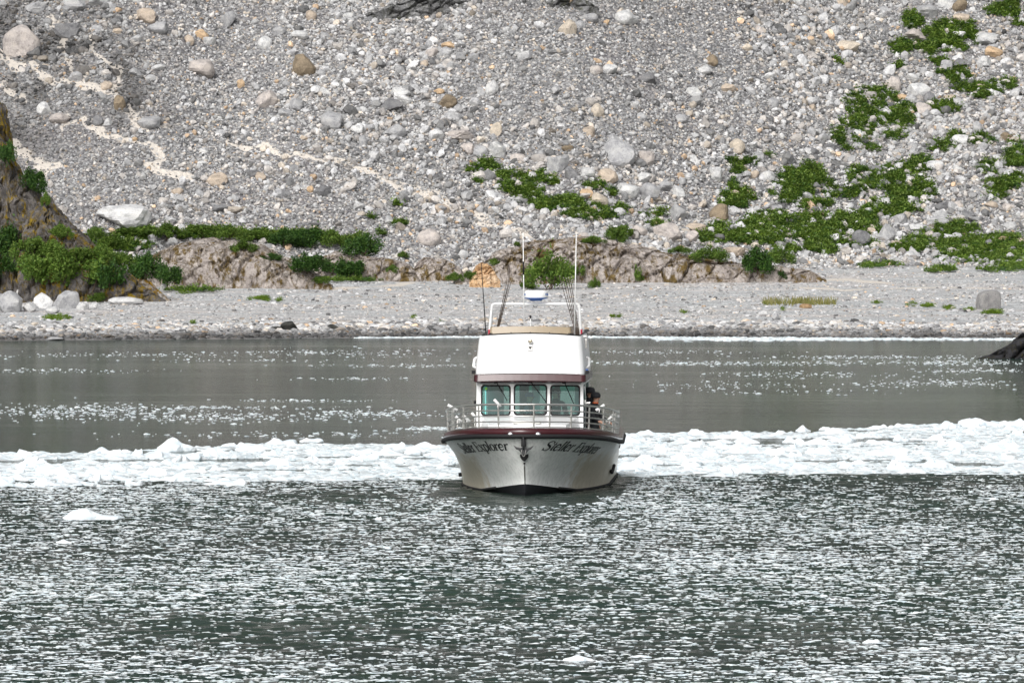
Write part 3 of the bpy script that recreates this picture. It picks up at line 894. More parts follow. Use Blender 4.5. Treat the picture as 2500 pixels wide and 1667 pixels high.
STOP = {'the', 'a', 'an', 'of', 'on', 'in', 'at', 'and', 'by', 'to', 'with', 'its', 'just', 'beside', 'below', 'above', 'under', 'behind', 'between', 'near', 'from', 'left', 'right', 'high', 'two', 'small', 'alone', 'upper', 'lower', 'as', 'one', 'big', 'large', 'over', 'among', 'lying'}
def short(label, most=9):
    w = label.replace(',', '').split()[:most]
    if len(w) == most:
        while w and w[-1] in STOP: w.pop()
    return ' '.join(w)
seen_labels = set()
def beside(word, kind, x, y, table):
    """names a piece by where it lies from the nearest named one"""
    near = sorted(table, key=lambda b: (b[0] - x) ** 2 + ((b[1] - y) * 1.3) ** 2)[:16]
    for b in near:
        dx, dy = x - b[0], y - b[1]
        if abs(dx) > 1.6 * abs(dy): d = 'left of' if dx < 0 else 'right of'
        elif abs(dy) > 1.6 * abs(dx): d = 'above' if dy < 0 else 'below'
        else: d = ('above ' if dy < 0 else 'below ') + 'left of' if dx < 0 else ('above ' if dy < 0 else 'below ') + 'right of'
        lab = f'{word} {kind} {d} the {short(b[-1])}'
        if lab not in seen_labels:
            seen_labels.add(lab); return lab
    for n_th in ('second', 'third', 'fourth', 'fifth'):
        if f'{n_th} {lab}' not in seen_labels:
            seen_labels.add(f'{n_th} {lab}'); return f'{n_th} {lab}'
    return lab

# further boulders of the same field, scattered where the rubble is coarse; alike ones share a label
r = np.random.default_rng(19)
cand = 4000
cx = r.uniform(-20, 2520, cand); cy = r.uniform(-10, 590, cand)
X, Y, Z = hit(cx, cy)
ok = r.random(cand) < np.clip(coarse(X, Y), 0, 1) ** 2
taken = [(b[0], b[1], max(b[2], b[3])) for b in BOULDERS]
made = 0
for i in np.where(ok)[0]:
    if made >= 118: break
    x, y = cx[i], cy[i]
    if silt_at(np.array([X[i]]), np.array([Y[i]]))[0] > 0.1: continue
    if x < 420 and y > 430: continue
    w = r.uniform(20, 36) * (1.15 if (x > 1250 and y > 300) else 1.0); h = w * r.uniform(0.62, 0.9)
    if any((x - t[0]) ** 2 + (y - t[1]) ** 2 < (0.55 * (w + t[2])) ** 2 for t in taken): continue
    if x < 1010 and y > 480: continue
    tone = ['grey', 'pale', 'pale', 'grey', 'pink', 'grey', 'tan', 'dark'][int(r.integers(0, 8))]
    side = 'left third' if x < 833 else ('middle third' if x < 1667 else 'right third')
    lev = 'upper' if y < 200 else ('middle' if y < 400 else 'lower')
    word = {'grey': 'plain grey', 'pale': 'pale grey', 'pink': 'pinkish grey', 'tan': 'tan', 'dark': 'dark grey'}[tone]
    put_boulder(200 + made, x, y, w, h, tone, beside(word, 'stone', x, y, BOULDERS), Y=float(Y[i]), group='rubble stones of the slope')
    taken.append((x, y, w)); made += 1

# ------------------------------------------------------------------ bedrock outcrops
def outcrop(name, mat, sil, base_py, label, Yb=None, depth=1.0, rough=0.35, seed=1, cat='rock outcrop', grp=None, ncol=170, nrow=56, sink=0.5, joint=4.0):
    """whaleback of bedrock: its crest follows a silhouette, its foot stands on the ground"""
    s = np.array(sil, float)
    px = np.linspace(s[0, 0], s[-1, 0], ncol)
    top = np.interp(px, s[:, 0], s[:, 1])
    k = np.ones(5) / 5; top = np.convolve(np.pad(top, 2, mode='edge'), k, 'valid')
    if Yb is None:
        mid = len(px) // 2
        _, hy, _ = hit([px[mid]], [base_py]); Yb = float(hy[0])
    V = []
    for j, (x, ty) in enumerate(zip(px, top)):
        a, b = ray(x, ty)
        Yc = Yb + 1.0
        for _ in range(3):
            hgt = max(CAM_H + float(b) * Yc - (CAM_H + float(ray(x, base_py)[1]) * Yb), 0.05)
            Yc = Yb + 0.4 + depth * hgt * 1.3
        zc = CAM_H + float(b) * Yc
        zb = CAM_H + float(ray(x, base_py)[1]) * Yb
        X = float(a) * Yc
        for i in range(nrow):
            t = i / (nrow - 1)
            if t < 0.6:
                q = t / 0.6 * math.pi / 2
                yy = Yc - (Yc - Yb) * math.cos(q) ** 0.9; zz = zb - sink + (zc - zb + sink) * math.sin(q) ** 0.95
            else:
                q = (t - 0.6) / 0.4 * math.pi / 2
                yy = Yc + (1.2 + 1.1 * hgt * depth) * math.sin(q); zz = zc - (zc - zb + sink) * (1 - math.cos(q))
            V.append((X, yy, zz))
    V = np.array(V).reshape(ncol, nrow, 3)
    amp = rough * np.minimum(1, np.maximum(0.12, (V[..., 2] - V[..., 2].min()) / 1.5))
    q = V.copy(); q[..., 0] *= 0.7; q += seed * 13.7
    q[..., 0] += q[..., 2] * 0.5
    rid = 1 - np.abs(fbm(q * 0.4, 4, seed)) * 2.2
    d = (rid - 0.5) * amp * 0.8 + fbm(q * 1.9, 4, seed + 9) * amp * 0.7
    # jointed blocks: each block stands a little proud or back, the joints are cut in
    rs = np.random.default_rng(seed + 50)
    lo_, hi_ = V.reshape(-1, 3).min(0), V.reshape(-1, 3).max(0)
    ns = int(np.clip((hi_[0] - lo_[0]) * (hi_[2] - lo_[2]) * joint, 30, 420))
    sd_pts = rs.uniform(lo_, hi_, (ns, 3)); sd_off = rs.uniform(-1, 1, ns)
    ws = np.array([0.62, 0.5, 1.25]); th_ = 0.5
    def warp(p):
        p = p + 0.35 * np.stack([fbm(p * 0.8, 2, seed), fbm(p * 0.8 + 7, 2, seed), fbm(p * 0.8 + 19, 2, seed)], -1)
        return np.stack([p[..., 0] * math.cos(th_) + p[..., 2] * math.sin(th_), p[..., 1], -p[..., 0] * math.sin(th_) + p[..., 2] * math.cos(th_)], -1) * ws
    qs = warp(V).reshape(-1, 3); ss_ = warp(sd_pts)
    D2 = ((qs[:, None, :] - ss_[None]) ** 2).sum(-1)
    o2 = np.argpartition(D2, 1, axis=1)[:, :2]
    dd = np.sqrt(np.take_along_axis(D2, o2, 1)); sw_ = dd[:, 0] > dd[:, 1]
    n1 = np.where(sw_, o2[:, 1], o2[:, 0]); gapd = np.abs(dd[:, 1] - dd[:, 0])
    d += (sd_off[n1].reshape(d.shape) * 0.55 - 0.75 * np.exp(-(gapd / 0.07) ** 2).reshape(d.shape)) * amp
    up = np.linspace(-0.5, 0.9, nrow)[None, :]
    V[..., 1] -= d * np.clip(1 - up, 0.2, 1.0); V[..., 2] += d * np.where(np.arange(nrow)[None, :] < 0.55 * nrow, 0.25, 0.35)
    V[..., 0] += fbm(q * 1.2 + 5, 3, seed + 2) * amp * 0.6
    # close the ends
    me = mesh_np(name, V.reshape(-1, 3), grid_faces(ncol, nrow)[:, ::-1], False)
    return tag(link(name, me, M[mat]), label, cat, grp)

outcrop('rock_outcrop', 'outcrop_mossy', [(-1150, 716), (-1040, 600), (-860, 420), (-640, 300), (-420, 225), (-200, 195), (-60, 220), (0, 240), (16, 275), (24, 320), (22, 370), (45, 420), (80, 452), (98, 480), (103, 520), (108, 560), (130, 620), (150, 690)], 716,
        'dark mossy cliff of bedrock at the left edge above the shrubs', depth=0.35, rough=0.75, seed=2, ncol=330)
outcrop('rock_outcrop', 'outcrop_mossy', [(60, 540), (105, 490), (118, 478), (150, 520), (185, 556), (230, 600), (268, 618), (300, 655), (335, 690), (375, 715), (405, 733)], 737,
        'mossy rock ridge running down from the left cliff to the beach', depth=0.8, rough=0.5, seed=5)
outcrop('rock_outcrop', 'outcrop_yellow', [(296, 728), (306, 672), (318, 652), (332, 658), (352, 676), (378, 700), (400, 720), (416, 731)], 735,
        'low rock covered in yellow orange moss at the end of the left ridge', depth=0.9, rough=0.3, seed=7, ncol=90)
outcrop('rock_outcrop', 'outcrop_pink', [(356, 700), (360, 650), (372, 622), (398, 608), (450, 592), (515, 582), (575, 583), (640, 600), (700, 628), (755, 657), (795, 684), (812, 697)], 704,
        'smooth whaleback of pinkish bedrock streaked with brown moss, left of the boat', depth=1.0, rough=0.34, seed=11)
outcrop('rock_outcrop', 'outcrop_pink', [(735, 684), (770, 640), (820, 612), (870, 622), (905, 625), (935, 626), (965, 632), (990, 640), (1012, 660), (1022, 684)], 686,
        'low rounded bedrock knob right of the whaleback outcrop', depth=0.9, rough=0.4, seed=13)
outcrop('rock_outcrop', 'outcrop_pink', [(1000, 684), (1015, 645), (1040, 630), (1075, 634), (1105, 640), (1125, 656), (1138, 684)], 686,
        'small brownish bedrock knob just left of the orange rock', depth=0.9, rough=0.4, seed=15, ncol=80)
outcrop('rock_outcrop', 'outcrop_pink', [(1110, 688), (1150, 660), (1185, 636), (1215, 616), (1290, 592), (1340, 584), (1420, 580), (1480, 590), (1560, 603), (1650, 620), (1720, 630), (1800, 645), (1880, 650), (1950, 652), (1990, 664), (2018, 680)], 690,
        'long low outcrop of pink jointed bedrock behind the boat antennas', depth=1.0, rough=0.5, seed=17, ncol=380)
outcrop('rock_outcrop', 'orange_rock', [(1146, 686), (1152, 668), (1162, 648), (1176, 640), (1192, 644), (1206, 660), (1214, 676), (1222, 686)], 690,
        'bright orange crumbly rock at the left end of the long pink outcrop', Yb=422.0, depth=0.3, rough=0.32, seed=19, ncol=70, joint=14.0)
_, Yd = on_water(2450, 876)
outcrop('rock_outcrop', 'outcrop_dark', [(2372, 876), (2400, 868), (2432, 856), (2462, 838), (2485, 822), (2510, 808), (2570, 775), (2660, 750), (2740, 780), (2800, 840), (2840, 876)], 877,
        'black wet rock point jutting into the water at the right edge', Yb=float(Yd), depth=1.1, rough=0.7, seed=23, sink=0.4)
# dark cliff foot at the very top centre, above the scree
outcrop('rock_outcrop', 'outcrop_grey', [(880, 40), (925, 22), (980, 8), (1030, -10), (1090, 0), (1135, 4), (1180, 22), (1205, 40)], 42,
        'dark bedrock ledge showing at the top edge left of centre', depth=0.3, rough=0.7, seed=29, ncol=90)
outcrop('rock_outcrop', 'outcrop_grey', [(1290, 22), (1320, 5), (1360, -14), (1400, -10), (1440, 6), (1462, 20)], 24,
        'dark bedrock ledge showing at the top edge right of centre', depth=0.3, rough=0.6, seed=31, ncol=80)

# ------------------------------------------------------------------ vegetation
def leaf_quads(c, size, r, up=0.35, slim=0.55):
    n = len(c)
    nr = r.normal(size=(n, 3)); nr[:, 2] = np.abs(nr[:, 2]) + up; nr /= np.linalg.norm(nr, axis=1)[:, None]
    a = np.cross(nr, r.normal(size=(n, 3))); a /= np.linalg.norm(a, axis=1)[:, None] + 1e-9
    b = np.cross(nr, a)
    s = (size * r.uniform(0.65, 1.35, n))[:, None]
    # a leaf is a bent lozenge: two triangles' worth of quad
    v = np.stack([c - a * s, c - b * s * slim + nr * s * 0.15, c + a * s, c + b * s * slim + nr * s * 0.15], 1).reshape(-1, 3)
    f = np.arange(4 * n).reshape(n, 4)
    return v, f

def bush_shape(name, seed, n_leaf, leaf, mat, upright=0.0):
    """unit bush: radius 1 in plan, height 1, standing on z = 0"""
    r = np.random.default_rng(seed)
    lobes = []
    for k in range(int(r.integers(17, 25))):
        a = r.uniform(0, 6.28); d = r.uniform(0, 0.72) ** 0.8
        rad = r.uniform(0.13, 0.33) * (1 - 0.25 * d)
        top = (1.0 - 0.55 * d ** 1.5) * r.uniform(0.7, 1.05)
        lobes.append((d * math.cos(a), d * math.sin(a), max(top - rad, rad * 0.5), rad))
    pts = []
    while len(pts) < n_leaf:
        L = lobes[int(r.integers(0, len(lobes)))]
        v = r.normal(size=3); v /= np.linalg.norm(v)
        q = r.random() ** 0.35
        p = np.array(L[:3]) + v * L[3] * q * np.array([1, 1, 1.1])
        if r.random() < 0.10: p = p * r.uniform(1.0, 1.22)
        if upright and r.random() < upright: p[2] = p[2] * r.uniform(0.3, 1.35)
        if p[2] < 0.01: p[2] = r.uniform(0.01, 0.35)
        pts.append(p)
    v, f = leaf_quads(np.array(pts), leaf, r)
    me = mesh_np(name, v, f); me.materials.append(M[mat])
    # stems: tapered three sided sticks from the root to some lobes
    sv, sf = [], []
    for L in lobes[:7]:
        p0 = np.array([r.normal(0, 0.06), r.normal(0, 0.06), -0.06]); p2 = np.array(L[:3]) + np.array([0, 0, L[3] * 0.6]); p1 = (p0 + p2) / 2 + np.array([r.normal(0, .05), r.normal(0, .05), 0.12])
        base = len(sv)
        for p, w in ((p0, 0.022), (p1, 0.015), (p2, 0.006)):
            for k in range(3): sv.append(p + w * np.array([math.cos(k * 2.094), math.sin(k * 2.094), 0]))
        for s in range(2):
            for k in range(3): sf.append([base + s * 3 + k, base + s * 3 + (k + 1) % 3, base + s * 3 + 3 + (k + 1) % 3, base + s * 3 + 3 + k])
    ms = mesh_np('stems', np.array(sv), np.array(sf)); ms.materials.append(M['stem'])
    return me, ms
bush_lib = [bush_shape('foliage', 500 + k, 3600, 0.046, 'leaf' if k % 2 == 0 else 'leaf_dark', 0.25 if k in (4, 5) else 0.0) for k in range(6)]

BUSHES = [  # x, y of the foot, width, height, shape, label
 (320,588,96,34,0,'leafy green shrub, left end of the row behind the whaleback outcrop'),
 (410,588,92,35,2,'leafy green shrub, second from the left in the row behind the whaleback outcrop'),
 (495,586,86,38,0,'taller green shrub in the row behind the whaleback outcrop, right of the pale stone'),
 (560,588,64,30,2,'low green shrub in the middle of the row behind the whaleback outcrop'),
 (622,592,72,30,0,'low green shrub in the row behind the whaleback outcrop, left of the dark tall ones'),
 (698,606,84,44,1,'dense dark shrub behind the right shoulder of the whaleback outcrop'),
 (760,612,92,52,1,'largest dark shrub of the row behind the whaleback outcrop'),
 (808,606,60,36,2,'green shrub at the right end of the row behind the whaleback outcrop'),
 (595,622,62,30,2,'small green shrub growing on the top of the whaleback outcrop'),
 (660,640,50,20,1,'low dark shrub on the shoulder of the whaleback outcrop'),
 (750,672,96,50,3,'dark shrub filling the dip right of the whaleback outcrop'),
 (812,682,86,44,3,'dark shrub between the whaleback and the rounded bedrock knob'),
 (785,692,48,18,0,'yellow green low shrub at the right foot of the whaleback outcrop'),
 (884,632,84,52,1,'dense shrub growing over the rounded bedrock knob'),
 (848,682,84,48,3,'dark shrub at the foot of the rounded bedrock knob'),
 (958,668,26,18,2,'small shrub on the face of the rounded bedrock knob'),
 (985,632,30,15,2,'tiny shrub on the crest right of the rounded bedrock knob'),
 (18,634,90,80,1,'tall dark shrub at the left edge under the cliff'),
 (78,640,86,60,0,'green shrub under the cliff, second from the left edge'),
 (20,690,96,64,3,'dark shrub at the left edge of the thicket, above the boulders'),
 (85,690,104,70,0,'broad green shrub in the thicket above the boulder pile'),
 (150,698,110,74,2,'broad green shrub in the middle of the left thicket'),
 (214,716,116,84,0,'largest shrub of the left thicket, right of the middle'),
 (268,728,104,84,3,'dark shrub at the right of the left thicket beside the yellow moss rock'),
 (130,640,70,44,2,'green shrub on the slope of the mossy ridge'),
 (195,650,76,46,0,'green shrub on the mossy ridge above the thicket'),
 (245,645,66,40,2,'green shrub near the crest of the mossy ridge'),
 (300,660,64,44,0,'green shrub above the yellow moss rock'),
 (352,690,80,66,1,'dark shrub between the mossy ridge and the whaleback outcrop'),
 (405,704,70,56,3,'dark shrub against the left end of the whaleback outcrop'),
 (250,738,70,26,0,'low green shrub at the front of the left thicket on the gravel'),
 (150,590,60,34,2,'small shrub below the crest of the mossy ridge'),
 (275,615,70,38,0,'green shrub left of the pale stone group'),
 (230,588,50,28,2,'green shrub at the top of the mossy ridge'),
 (78,476,74,58,1,'dark shrub on top of the mossy cliff'),
 (14,416,46,64,3,'dark shrub at the left edge above the mossy cliff top'),
 (112,508,26,32,2,'small shrub on the right face of the mossy cliff'),
 (1340,708,94,78,4,'tall green shrub in front of the long pink outcrop beside the radar dome'),
 (1402,676,62,28,4,'low green shrub right of the tall one by the radar dome'),
 (1288,708,40,18,0,'low yellow green shrub left of the tall one by the radar dome'),
 (1555,690,32,36,4,'small upright shrub on the face of the long pink outcrop'),
 (1451,706,26,24,4,'tiny shrub on the gravel right of the antennas'),
 (1112,690,44,20,2,'low shrub left of the orange rock'),
 (1150,690,36,28,0,'small shrub at the left foot of the orange rock'),
 (1205,650,28,16,2,'small shrub on the crest right of the orange rock'),
 (1512,596,74,46,0,'green shrub on the slope above the long pink outcrop'),
 (1450,598,50,18,2,'low green shrub on the crest of the long pink outcrop'),
 (1262,604,18,14,0,'tiny shrub at the left crest of the long pink outcrop'),
 (1732,644,74,38,4,'rounded shrub on the top of the long pink outcrop, left of the tan slab'),
 (1846,672,92,56,5,'large shrub growing on the right end of the long pink outcrop'),
 (1905,648,58,38,4,'green shrub behind the large one on the right end of the pink outcrop'),
 (1908,684,30,20,5,'small dark shrub at the foot of the pink outcrop, right end'),
 (1660,622,50,18,2,'low green shrub right of the large pinkish boulder'),
]
bA = np.array([b[:4] for b in BUSHES], float)
bX, bY, bZ = hit(bA[:, 0], bA[:, 1])
dg = bpy.context.evaluated_depsgraph_get(); dg.update()
for k, (px, py, w, h, sh, lab) in enumerate(BUSHES):
    # shrubs that grow on an outcrop stand where the ray meets it
    a, b = ray(px, py - 0.12 * h)
    d = Vector((float(a), 1.0, float(b)))
    okh, loc, nn, ii, ob, mt = scene.ray_cast(dg, Vector((float(a) * 335, 335.0, CAM_H + float(b) * 335)), d.normalized())
    Y = float(loc.y) if okh and loc.y < bY[k] + 6 else float(bY[k])
    c = at(px, py, Y + 0.15)
    m = Y / F_PX
    e = empty('shrub', (c.x, c.y, c.z), (k * 1.7) % 6.28)
    e.scale = (w * m / 2 * 1.6, w * m / 2 * 1.2, h * m * 1.25)
    tag(e, lab, 'shrub', 'green shrubs behind the beach')
    link('foliage', bush_lib[sh][0], None, e); link('stems', bush_lib[sh][1], None, e)

# ground cover among the stones: low leafy mats (nobody could count the plants)
tuft_lib = bpy.data.collections.new('tuft_shapes')
for k in range(6):
    r = np.random.default_rng(600 + k)
    p = r.normal(0, 0.42, (46, 3)); p[:, 2] = np.abs(p[:, 2]) * 0.9
    v, f = leaf_quads(p, 0.24, r, 0.6)
    me = mesh_np('tuft', v, f); me.materials.append(M[['leaf', 'leaf_bright', 'leaf', 'leaf_bright', 'leaf_dark', 'leaf'][k]])
    tuft_lib.objects.link(bpy.data.objects.new('tuft', me))
COVER = [  # x, y, rx, ry, amount
 (345,572,90,12,.9),(500,572,90,12,.9),(620,578,70,10,.8),(735,585,80,14,.9),(850,590,50,14,.8),(270,590,50,16,.9),(310,600,50,14,.8),(470,712,60,4,.5),(700,692,60,4,.5),(870,688,60,4,.6),
 (2330,90,60,32,1),(2300,105,30,20,.8),(2228,52,22,20,.9),(2200,118,26,18,.8),(2265,120,40,16,.5),(2190,165,14,10,.6),(2290,155,20,10,.5),
 (2135,260,62,36,.9),(2190,285,40,30,1),(2110,300,45,22,.6),(2075,335,42,32,.7),(2160,322,30,18,.7),(2190,330,24,14,.6),(2330,190,36,22,.7),(2400,225,36,18,1),(2310,265,36,14,.8),(2360,215,30,12,.5),(2460,210,20,14,.5),
 (2390,345,28,14,.9),(2330,335,20,10,.5),(2235,405,34,22,.9),(2480,395,26,44,1),(2300,360,30,16,.4),(2130,365,20,8,.6),(2420,410,30,16,.4),(2480,20,36,24,1),(2430,28,22,12,.8),(2490,60,16,10,.6),
 (1960,440,46,34,1),(1925,470,36,24,.9),(1990,430,24,18,.9),(1800,490,36,26,.9),(1785,508,26,12,.8),(1830,400,28,8,.6),(1785,395,14,8,.6),(1790,455,8,16,.6),(1800,420,20,14,.3),
 (2185,435,44,26,.9),(2160,450,30,16,.9),(2200,478,30,28,.9),(2255,470,24,32,.8),(2160,520,52,26,1),(2215,515,30,16,.8),(2100,430,30,18,.6),(2110,455,30,16,.5),(2075,475,34,14,.4),(2030,470,16,24,.4),(1990,500,40,14,.4),(2450,450,40,20,.5),(2430,470,24,22,.5),
 (1880,540,48,18,1),(1850,552,36,14,.8),(1980,540,30,18,.9),(2040,555,100,26,1.2),(2100,545,60,22,1),(1995,575,60,18,1),(2010,595,40,14,.9),(1840,580,62,20,1.1),(1880,570,40,16,1),(1756,573,30,22,1),(1720,580,16,14,.7),(2330,566,46,20,1),(2240,590,36,14,.8),(2290,575,30,12,.5),
 (2350,598,120,14,1.1),(2440,590,70,14,1),(2430,622,90,22,1.2),(2340,628,50,16,1),(2470,645,40,18,1),(2200,610,60,10,.9),(1985,614,60,11,1),(1925,612,40,10,.7),(2115,598,30,8,.7),(2070,600,30,10,.7),
 (2295,662,36,6,.7),(2130,653,34,5,.7),(2180,648,30,6,.3),(2420,662,40,6,.4),
 (1188,412,26,14,.9),(1230,432,26,10,.8),(1285,475,32,24,1),(1240,460,22,12,.8),(1335,502,32,16,1),(1300,432,32,14,.8),(1345,446,18,9,.8),(1390,497,34,14,.9),(1430,508,34,14,.9),(1460,526,46,14,.9),(1500,516,30,12,.8),(1400,525,24,9,.7),(1450,458,20,8,.6),(1490,475,14,6,.6),(1145,420,9,6,.8),(1170,445,10,6,.4),(1600,525,30,10,.4),(1610,550,24,8,.4),
 (970,500,14,7,.5),(905,535,8,4,.6),(975,550,16,8,.6),(930,575,10,6,.5),(838,520,8,6,.5),(460,532,8,3,.8),
 (1980,410,10,6,.5),(1880,385,12,5,.4),(2045,150,8,6,.7),(2055,160,6,5,.6),
]
SHORE = [(138,777,30,5,1.3),(643,731,20,5,.9),(610,730,6,3,.5),(680,734,8,3,.5),(450,717,20,4,.4),(2225,745,13,4,1),(2265,749,14,4,1),(2318,753,13,4,1),(2365,758,10,3,1),(2425,764,28,4,1),(1875,742,10,4,.7),(1910,757,5,4,.8),(1010,777,4,3,.6),(1072,791,7,4,.8),(1495,775,8,3,.8),(1510,775,6,3,.8),(2140,740,16,3,.5),(1670,765,6,2,.6),(470,790,4,3,.6)]
pos, scl_, rot_, idx_ = [], [], [], []
r = np.random.default_rng(44)
for lst, bright in ((COVER, False), (SHORE, True)):
    for (x, y, rx, ry, amt) in lst:
        n = int(max(6, amt * rx * ry * (0.42 if not bright else 0.6)))
        q = r.normal(0, 0.56, (n, 2)); q = q[(q ** 2).sum(1) < 1.7]
        gx = x + q[:, 0] * rx; gy = y + q[:, 1] * ry
        X, Y, Z = hit(gx, gy)
        keep = vnoise(p3(X * 1.1, Y * 0.9), 55) > -0.45
        X, Y, Z = X[keep], Y[keep], Z[keep]
        n = len(X)
        s = r.uniform(0.17, 0.42, n) * (0.55 if bright else 1.0)
        pos.append(np.stack([X, Y, Z + (0.03 if bright else 0.12)], 1)); scl_.append(np.stack([s, s, s * r.uniform(0.6, 1.25, n)], 1))
        rot_.append(np.stack([np.full(n, 0.0), np.zeros(n), r.uniform(0, 6.28, n)], 1))
        lo = r.choice([1, 3] if bright else [0, 0, 2, 5, 5, 4, 1], n)
        idx_.append(lo)
pos, scl_, rot_, idx_ = map(np.concatenate, (pos, scl_, rot_, idx_))
scatter('ground_cover', pos, scl_, rot_, idx_, np.ones((len(pos), 3)), tuft_lib, label='low green mats of plants spreading among the stones of the slope', cat='ground cover', kind='stuff')

# strip of tall yellowish grass on the beach at the right
r = np.random.default_rng(45)
n = 420
gx = np.concatenate([r.uniform(1862, 2040, n), r.normal(1962, 16, 120)]); gy = 742 + r.normal(0, 2.0, len(gx))
X, Y, Z = hit(gx, gy)
vv, ff = [], []
for x, y, z in zip(X, Y, Z):
    h = r.uniform(0.18, 0.5); lean = r.normal(0, 0.12, 2); w = 0.022
    b = len(vv)
    vv += [(x - w, y, z - .02), (x + w, y, z - .02), (x + lean[0] + w * .3, y + lean[1], z + h), (x + lean[0] - w * .3, y + lean[1], z + h)]
    ff.append((b, b + 1, b + 2, b + 3))
me = mesh_np('beach_grass', np.array(vv), np.array(ff))
tag(link('beach_grass', me, M['grass_dry']), 'thin strip of yellowish grass on the beach right of the boat', 'grass', kind='stuff')
X, Y, Z = hit([1967], [752])
o = link('boulder', boulder_lib[4]); o.location = (X[0], Y[0], Z[0] + 0.08); o.scale = (0.4, 0.3, 0.2); o.color = (0.33, 0.22, 0.12, 1)
tag(o, 'brown clod of turf in front of the yellowish grass strip on the beach', 'clod')

# ------------------------------------------------------------------ floating ice
def ice_mesh(name, seed, sub=3, flat=0.5):
    r = np.random.default_rng(seed)
    v, f = ICO[sub]
    # lumpy low dome with a few peaks and an undercut waterline
    p = v.copy()
    ang = np.arctan2(v[:, 1], v[:, 0])
    out = 1 + 0.28 * np.sin(ang * 2 + r.random() * 6) + 0.16 * np.sin(ang * 3 + r.random() * 6) + 0.10 * np.sin(ang * 5 + r.random() * 6)
    p[:, :2] *= (out * 0.8)[:, None]
    top = np.maximum(v[:, 2], 0)
    pk = 0
    for k in range(4):
        c = r.uniform(-0.6, 0.6, 2); pk = pk + r.uniform(0.2, 1.0) * np.exp(-((p[:, 0] - c[0]) ** 2 + (p[:, 1] - c[1]) ** 2) / r.uniform(0.04, 0.2))
    p[:, 2] = np.where(v[:, 2] > 0, top ** 0.5 * (0.28 + 0.5 * pk) + 0.10 * fbm(v * 5 + seed, 3, seed), v[:, 2] * 0.25)
    p[:, :2] += 0.06 * np.stack([fbm(v * 5 + 9 + seed, 2, seed), fbm(v * 5 + 31 + seed, 2, seed)], 1)
    p[:, :2] /= np.abs(p[:, :2]).max(0)
    p[:, 2] = np.where(p[:, 2] > 0, p[:, 2] / p[:, 2].max(), p[:, 2])
    me = mesh_np(name, p, f, False); me.materials.append(M['ice'])
    return me
ice_lib = [ice_mesh('ice_floe', 700 + k) for k in range(12)]
chip_lib = bpy.data.collections.new('ice_chip_shapes')
for k in range(8):
    me = ice_mesh('ice_chip', 740 + k, 2); me.materials.clear(); me.materials.append(M['ice_inst']); chip_lib.objects.link(bpy.data.objects.new('ice_chip', me))

